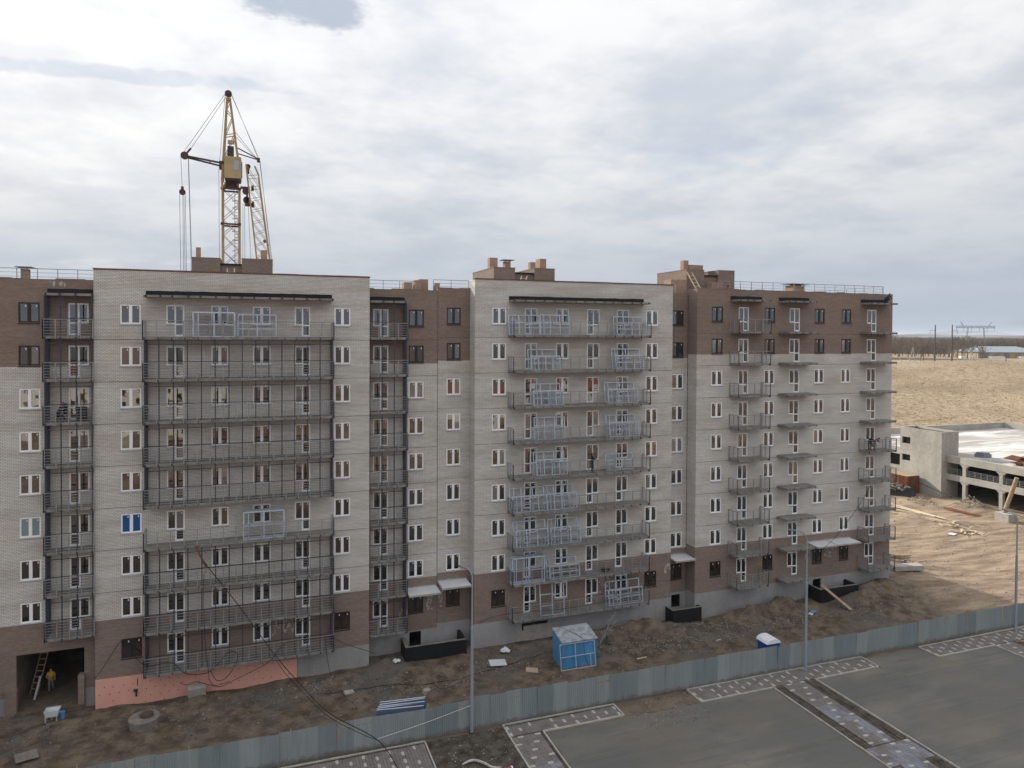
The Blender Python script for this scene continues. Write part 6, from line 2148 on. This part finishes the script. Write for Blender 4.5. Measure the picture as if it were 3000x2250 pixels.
py = thing('power_pylon', 'portal-shaped lattice power pylon with two legs on the horizon', 'pylon', (570.5, 377, 16))
q = MB()
bl, br2 = Vector((554.8, 382.5, 34.6)), Vector((585.9, 371.5, 34.5))
for k in range(2):
    q.bar(bl + Vector((0, 0, k * 1.4 - .7)), br2 + Vector((0, 0, k * 1.4 - .7)), .4)
for i in range(16):
    a, c = bl.lerp(br2, i / 16), bl.lerp(br2, (i + 1) / 16)
    q.bar(a + Vector((0, 0, -.7 if i % 2 else .7)), c + Vector((0, 0, .7 if i % 2 else -.7)), .25)
q.build('cross_beam', M['galv_dark'], py)
for (t, bt) in (((564.2, 379.2, 34), (562.7, 379.5, 15.5)), ((576.7, 374.7, 34), (578.2, 374.0, 15.5))):
    q = MB()
    for s in (-.7, .7):
        q.bar((t[0] + s, t[1], t[2]), (bt[0] + s * .4, bt[1], bt[2]), .28)
    for i in range(9):
        a, c = Vector(t).lerp(Vector(bt), i / 9), Vector(t).lerp(Vector(bt), (i + 1) / 9)
        q.bar(a + Vector((.6, 0, 0)), c - Vector((.5, 0, 0)), .2)
    q.build('leg', M['galv_dark'], py)
q = MB().bar((560.9, 380.4, 35), (558.4, 381.3, 39), .4).bar((580.4, 373.5, 35), (583.0, 372.6, 38.8), .4)
for f_ in (.02, .2, .4, .6, .8, .98):
    a = bl.lerp(br2, f_)
    q.bar(a, a + Vector((0, 0, -3.6)), .22)
q.build('earth_wire_horns', M['galv_dark'], py)
b = MB()
for f_ in (.02, .2, .4, .6, .8, .98):
    a = bl.lerp(br2, f_) + Vector((0, 0, -3.6))
    for e, sag in ((a + Vector((300, 120, 4)), 6), (a + Vector((-260, 130, -2)), 6)):
        b.tube([a.lerp(e, t) + Vector((0, 0, -sag * 4 * t * (1 - t))) for t in [k / 8 for k in range(9)]], .045, 3)
b.build('power_lines', M['steel_dark'], py)

wh = thing('warehouse', 'low warehouse with pale blue-grey hipped metal roof beyond the field', 'warehouse', (345, 193, 15.5))
D0 = Vector((math.cos(-YAW), math.sin(-YAW), 0))
N0 = Vector((math.sin(YAW), math.cos(YAW), 0))
o_ = Vector((329.1, 192.0, 15.3))
Lw, Wd, He, Hr = 34.0, 22.0, 3.6, 6.3
c = [o_, o_ + D0 * Lw, o_ + D0 * Lw + N0 * Wd, o_ + N0 * Wd]
q = MB()
for i in range(4):
    j = (i + 1) % 4
    q.face([c[i], c[j], c[j] + Vector((0, 0, He)), c[i] + Vector((0, 0, He))])
q.build('wall', pm('ochre_wall', (.40, .32, .22), .9, .2, .3), wh)
e = [p + Vector((0, 0, He)) for p in (o_ - D0 * .8 - N0 * .8, o_ + D0 * (Lw + .8) - N0 * .8, o_ + D0 * (Lw + .8) + N0 * (Wd + .8), o_ - D0 * .8 + N0 * (Wd + .8))]
ra, rb = o_ + D0 * 8 + N0 * Wd / 2 + Vector((0, 0, Hr)), o_ + D0 * (Lw - 8) + N0 * Wd / 2 + Vector((0, 0, Hr))
q = MB()
q.face([e[0], e[1], rb, ra]); q.face([e[1], e[2], rb]); q.face([e[2], e[3], ra, rb]); q.face([e[3], e[0], ra])
q.face(e[::-1])
q.build('roof', pm('pale_metal_roof', (.28, .325, .36), .5, .08, .3, metal=.2), wh)
for k in range(6):
    a = o_ + D0 * (2.5 + k * 5.2) - N0 * .03
    q = MB()
    q.face([a + Vector((0, 0, .4)), a + D0 * 2.6 + Vector((0, 0, .4)), a + D0 * 2.6 + Vector((0, 0, 2.9)), a + Vector((0, 0, 2.9))])
    q.build('gate', M['wood'] if k % 2 else M['galv_dark'], wh)
for (x, y, L, lb) in [(321.5, 194.0, 2.6, 'small white van beyond the field, left of the warehouse'), (334.0, 186.5, 6.5, 'white truck body in front of the warehouse'), (348.0, 181.2, 8.5, 'long white trailer in front of the warehouse at the frame edge')]:
    t = thing('parked_truck', lb, 'truck', (x, y, 14.9))
    a = Vector((x, y, 15.0))
    MB().obox(a + Vector((0, 0, 1.2)), D0 * L / 2, N0 * 1.1, Vector((0, 0, .75))).build('body', M['white_plastic'], t)
    MB().obox(a + D0 * (L / 2 + .5) + Vector((0, 0, 1.0)), D0 * .5, N0 * 1.0, Vector((0, 0, .55))).build('cab', M['white_plastic'], t)
    for s in (-.35, .35):
        MB().cyl(a + D0 * L * s + Vector((0, 0, .3)) - N0 * 1.0, N0, .38, .3, 10).build('wheel', M['cable'], t)

# bare trees of the far shelter belt: four kinds, copied
BARK = pm('bare_bark', (.13, .105, .085), .9, .3, .5)
TWIG = pm('bare_twigs', (.155, .125, .10), .9, .3, .3)


def bare_tree(seed, h):
    rnd = random.Random(seed)
    tr_, cw = MB(), MB()

    def grow(bm_, p, d, L, r0, lev):
        q = p + d * L
        bm_.tube([p, q], [r0, r0 * .6], 4 if lev else 6, cap=False)
        if lev >= 3:
            for _ in range(4):
                dd = (d + Vector((rnd.uniform(-.8, .8), rnd.uniform(-.8, .8), rnd.uniform(-.2, .7)))).normalized()
                s = dd.cross(Vector((rnd.random(), rnd.random(), rnd.random()))).normalized() * .05
                e_ = q + dd * L * rnd.uniform(.5, .9)
                cw.face([q - s, q + s, e_])
            return
        for _ in range(4 if lev < 2 else 3):
            dd = (d * .9 + Vector((rnd.uniform(-.8, .8), rnd.uniform(-.8, .8), rnd.uniform(.0, .5)))).normalized()
            grow(cw, p.lerp(q, rnd.uniform(.55, 1)), dd, L * rnd.uniform(.5, .75), r0 * .5, lev + 1)
    grow(tr_, Vector((0, 0, -.3)), Vector((0, 0, 1)), h * .38, h * .022, 0)
    return tr_.mesh('trunk', BARK), cw.mesh('crown', TWIG)


tk = [bare_tree(s, h) for s, h in ((1, 8.0), (2, 9.5), (3, 7.0), (4, 8.5), (5, 6.0))]
random.seed(21)
for i in range(120):
    Z = random.uniform(335, 420)
    px = 1.115 * i / 119
    X = (0.50 + .255 * (i + random.uniform(-.8, .8)) / 119) * Z
    x, y = Z * YS + X * YC, -56.96 + Z * YC - X * YS
    k = random.randrange(5)
    if X / Z > .665 and Z < 372:
        Z = 385
        X = X / 372 * 385
        x, y = Z * YS + X * YC, -56.96 + Z * YC - X * YS
    t = thing('bare_tree', 'leafless brown tree in the shelter belt beyond the far concrete fence', 'tree', (x, y, 15.4), 'leafless trees beyond the far concrete fence', rz=random.random() * 6)
    s = random.uniform(1.0, 1.5)
    t.scale = (s * 1.1, s * 1.1, s)
    for nm_, me_ in zip(('trunk', 'crown'), tk[k]):
        o = bpy.data.objects.new(nm_, me_)
        COL.objects.link(o)
        o.parent = t
# distant woods and scrub: one brown mass
b = MB()
random.seed(5)
for _ in range(6500):
    Z = random.choice((random.uniform(425, 520), random.uniform(560, 900), random.uniform(900, 1900)))
    X = random.uniform(.42, .80) * Z
    if noise.noise(Vector((X * .004, Z * .006, 2))) < -.12 and Z > 520:
        continue
    x, y = Z * YS + X * YC, -56.96 + Z * YC - X * YS
    s = random.uniform(4.0, 7.5) * (1 + (Z > 900) * .5)
    for _k in range(11):
        b.cur = random.choice((0, 0, 1))
        px_, py_ = x + random.uniform(-s, s), y + random.uniform(-s, s)
        hh, ww = s * random.uniform(.5, 1.0), random.uniform(.25, .7) * (1 + (Z > 900))
        a_ = -YAW + random.uniform(-.5, .5)
        lx = random.uniform(-.8, .8)
        b.face([(px_ - math.cos(a_) * ww, py_ - math.sin(a_) * ww, 15.4), (px_ + math.cos(a_) * ww, py_ + math.sin(a_) * ww, 15.4), (px_ + lx, py_, 15.6 + hh)])
tag(b.build('far_woodland', [pm('far_scrub', (.15, .12, .095), .95, .35, .2), pm('far_scrub_pale', (.22, .175, .13), .95, .3, .2)]), 'brown leafless woodland filling the plain behind the field', 'woodland', kind='stuff')
# low hills on the skyline
for (D_h, base, amp, seed, lb) in [(2600, 20, 9, 3, 'low dark wooded rise before the blue hills'), (5600, 24, 22, 8, 'pale blue low hills along the horizon')]:
    b = MB()
    pts = []
    for i in range(121):
        t = -.9 + 2.2 * i / 120
        a = YAW + t
        hgt = base + amp * (.55 + .6 * noise.noise(Vector((t * 5, seed, 0))) + .25 * noise.noise(Vector((t * 19, seed, 4))))
        pts.append((a, hgt))
    for (a0, h0), (a1, h1) in zip(pts, pts[1:]):
        prev = None
        for (dd, fr) in ((0, 0), (.05, .55), (.10, 1.0), (.22, .9)):
            R_ = D_h * (1 + dd)
            cur = [(math.sin(a_) * R_, -56.96 + math.cos(a_) * R_, 14 + (hh - 14) * fr) for a_, hh in ((a0, h0), (a1, h1))]
            if prev:
                b.face([prev[0], prev[1], cur[1], cur[0]])
            prev = cur
    tag(b.build('hills', pm('hill_cover_%d' % seed, (.13, .11, .085), .95, .3, .01), smooth=True), lb, kind='structure')

# ------------------------------------------------------------------ air
hm_ = bpy.data.materials.new('thin_haze')
hm_.use_nodes = True
hn = hm_.node_tree
hn.nodes.clear()
pvn = N(hn, 'ShaderNodeVolumePrincipled')
pvn.inputs['Color'].default_value = (0.80, 0.88, 1.0, 1)
pvn.inputs['Density'].default_value = 0.00009
pvn.inputs['Anisotropy'].default_value = 0.2
lk(hn, pvn.outputs[0], N(hn, 'ShaderNodeOutputMaterial').inputs['Volume'])
pvn.inputs['Density Attribute'].default_value = ''
try:
    hm_.cycles.homogeneous_volume = True
except Exception:
    pass
hz_ = MB().box(-9800, 9800, -9800, 9800, -4, 75).build('haze', hm_)
tag(hz_, 'thin pale blue haze in the air over the plain', 'haze', kind='stuff')
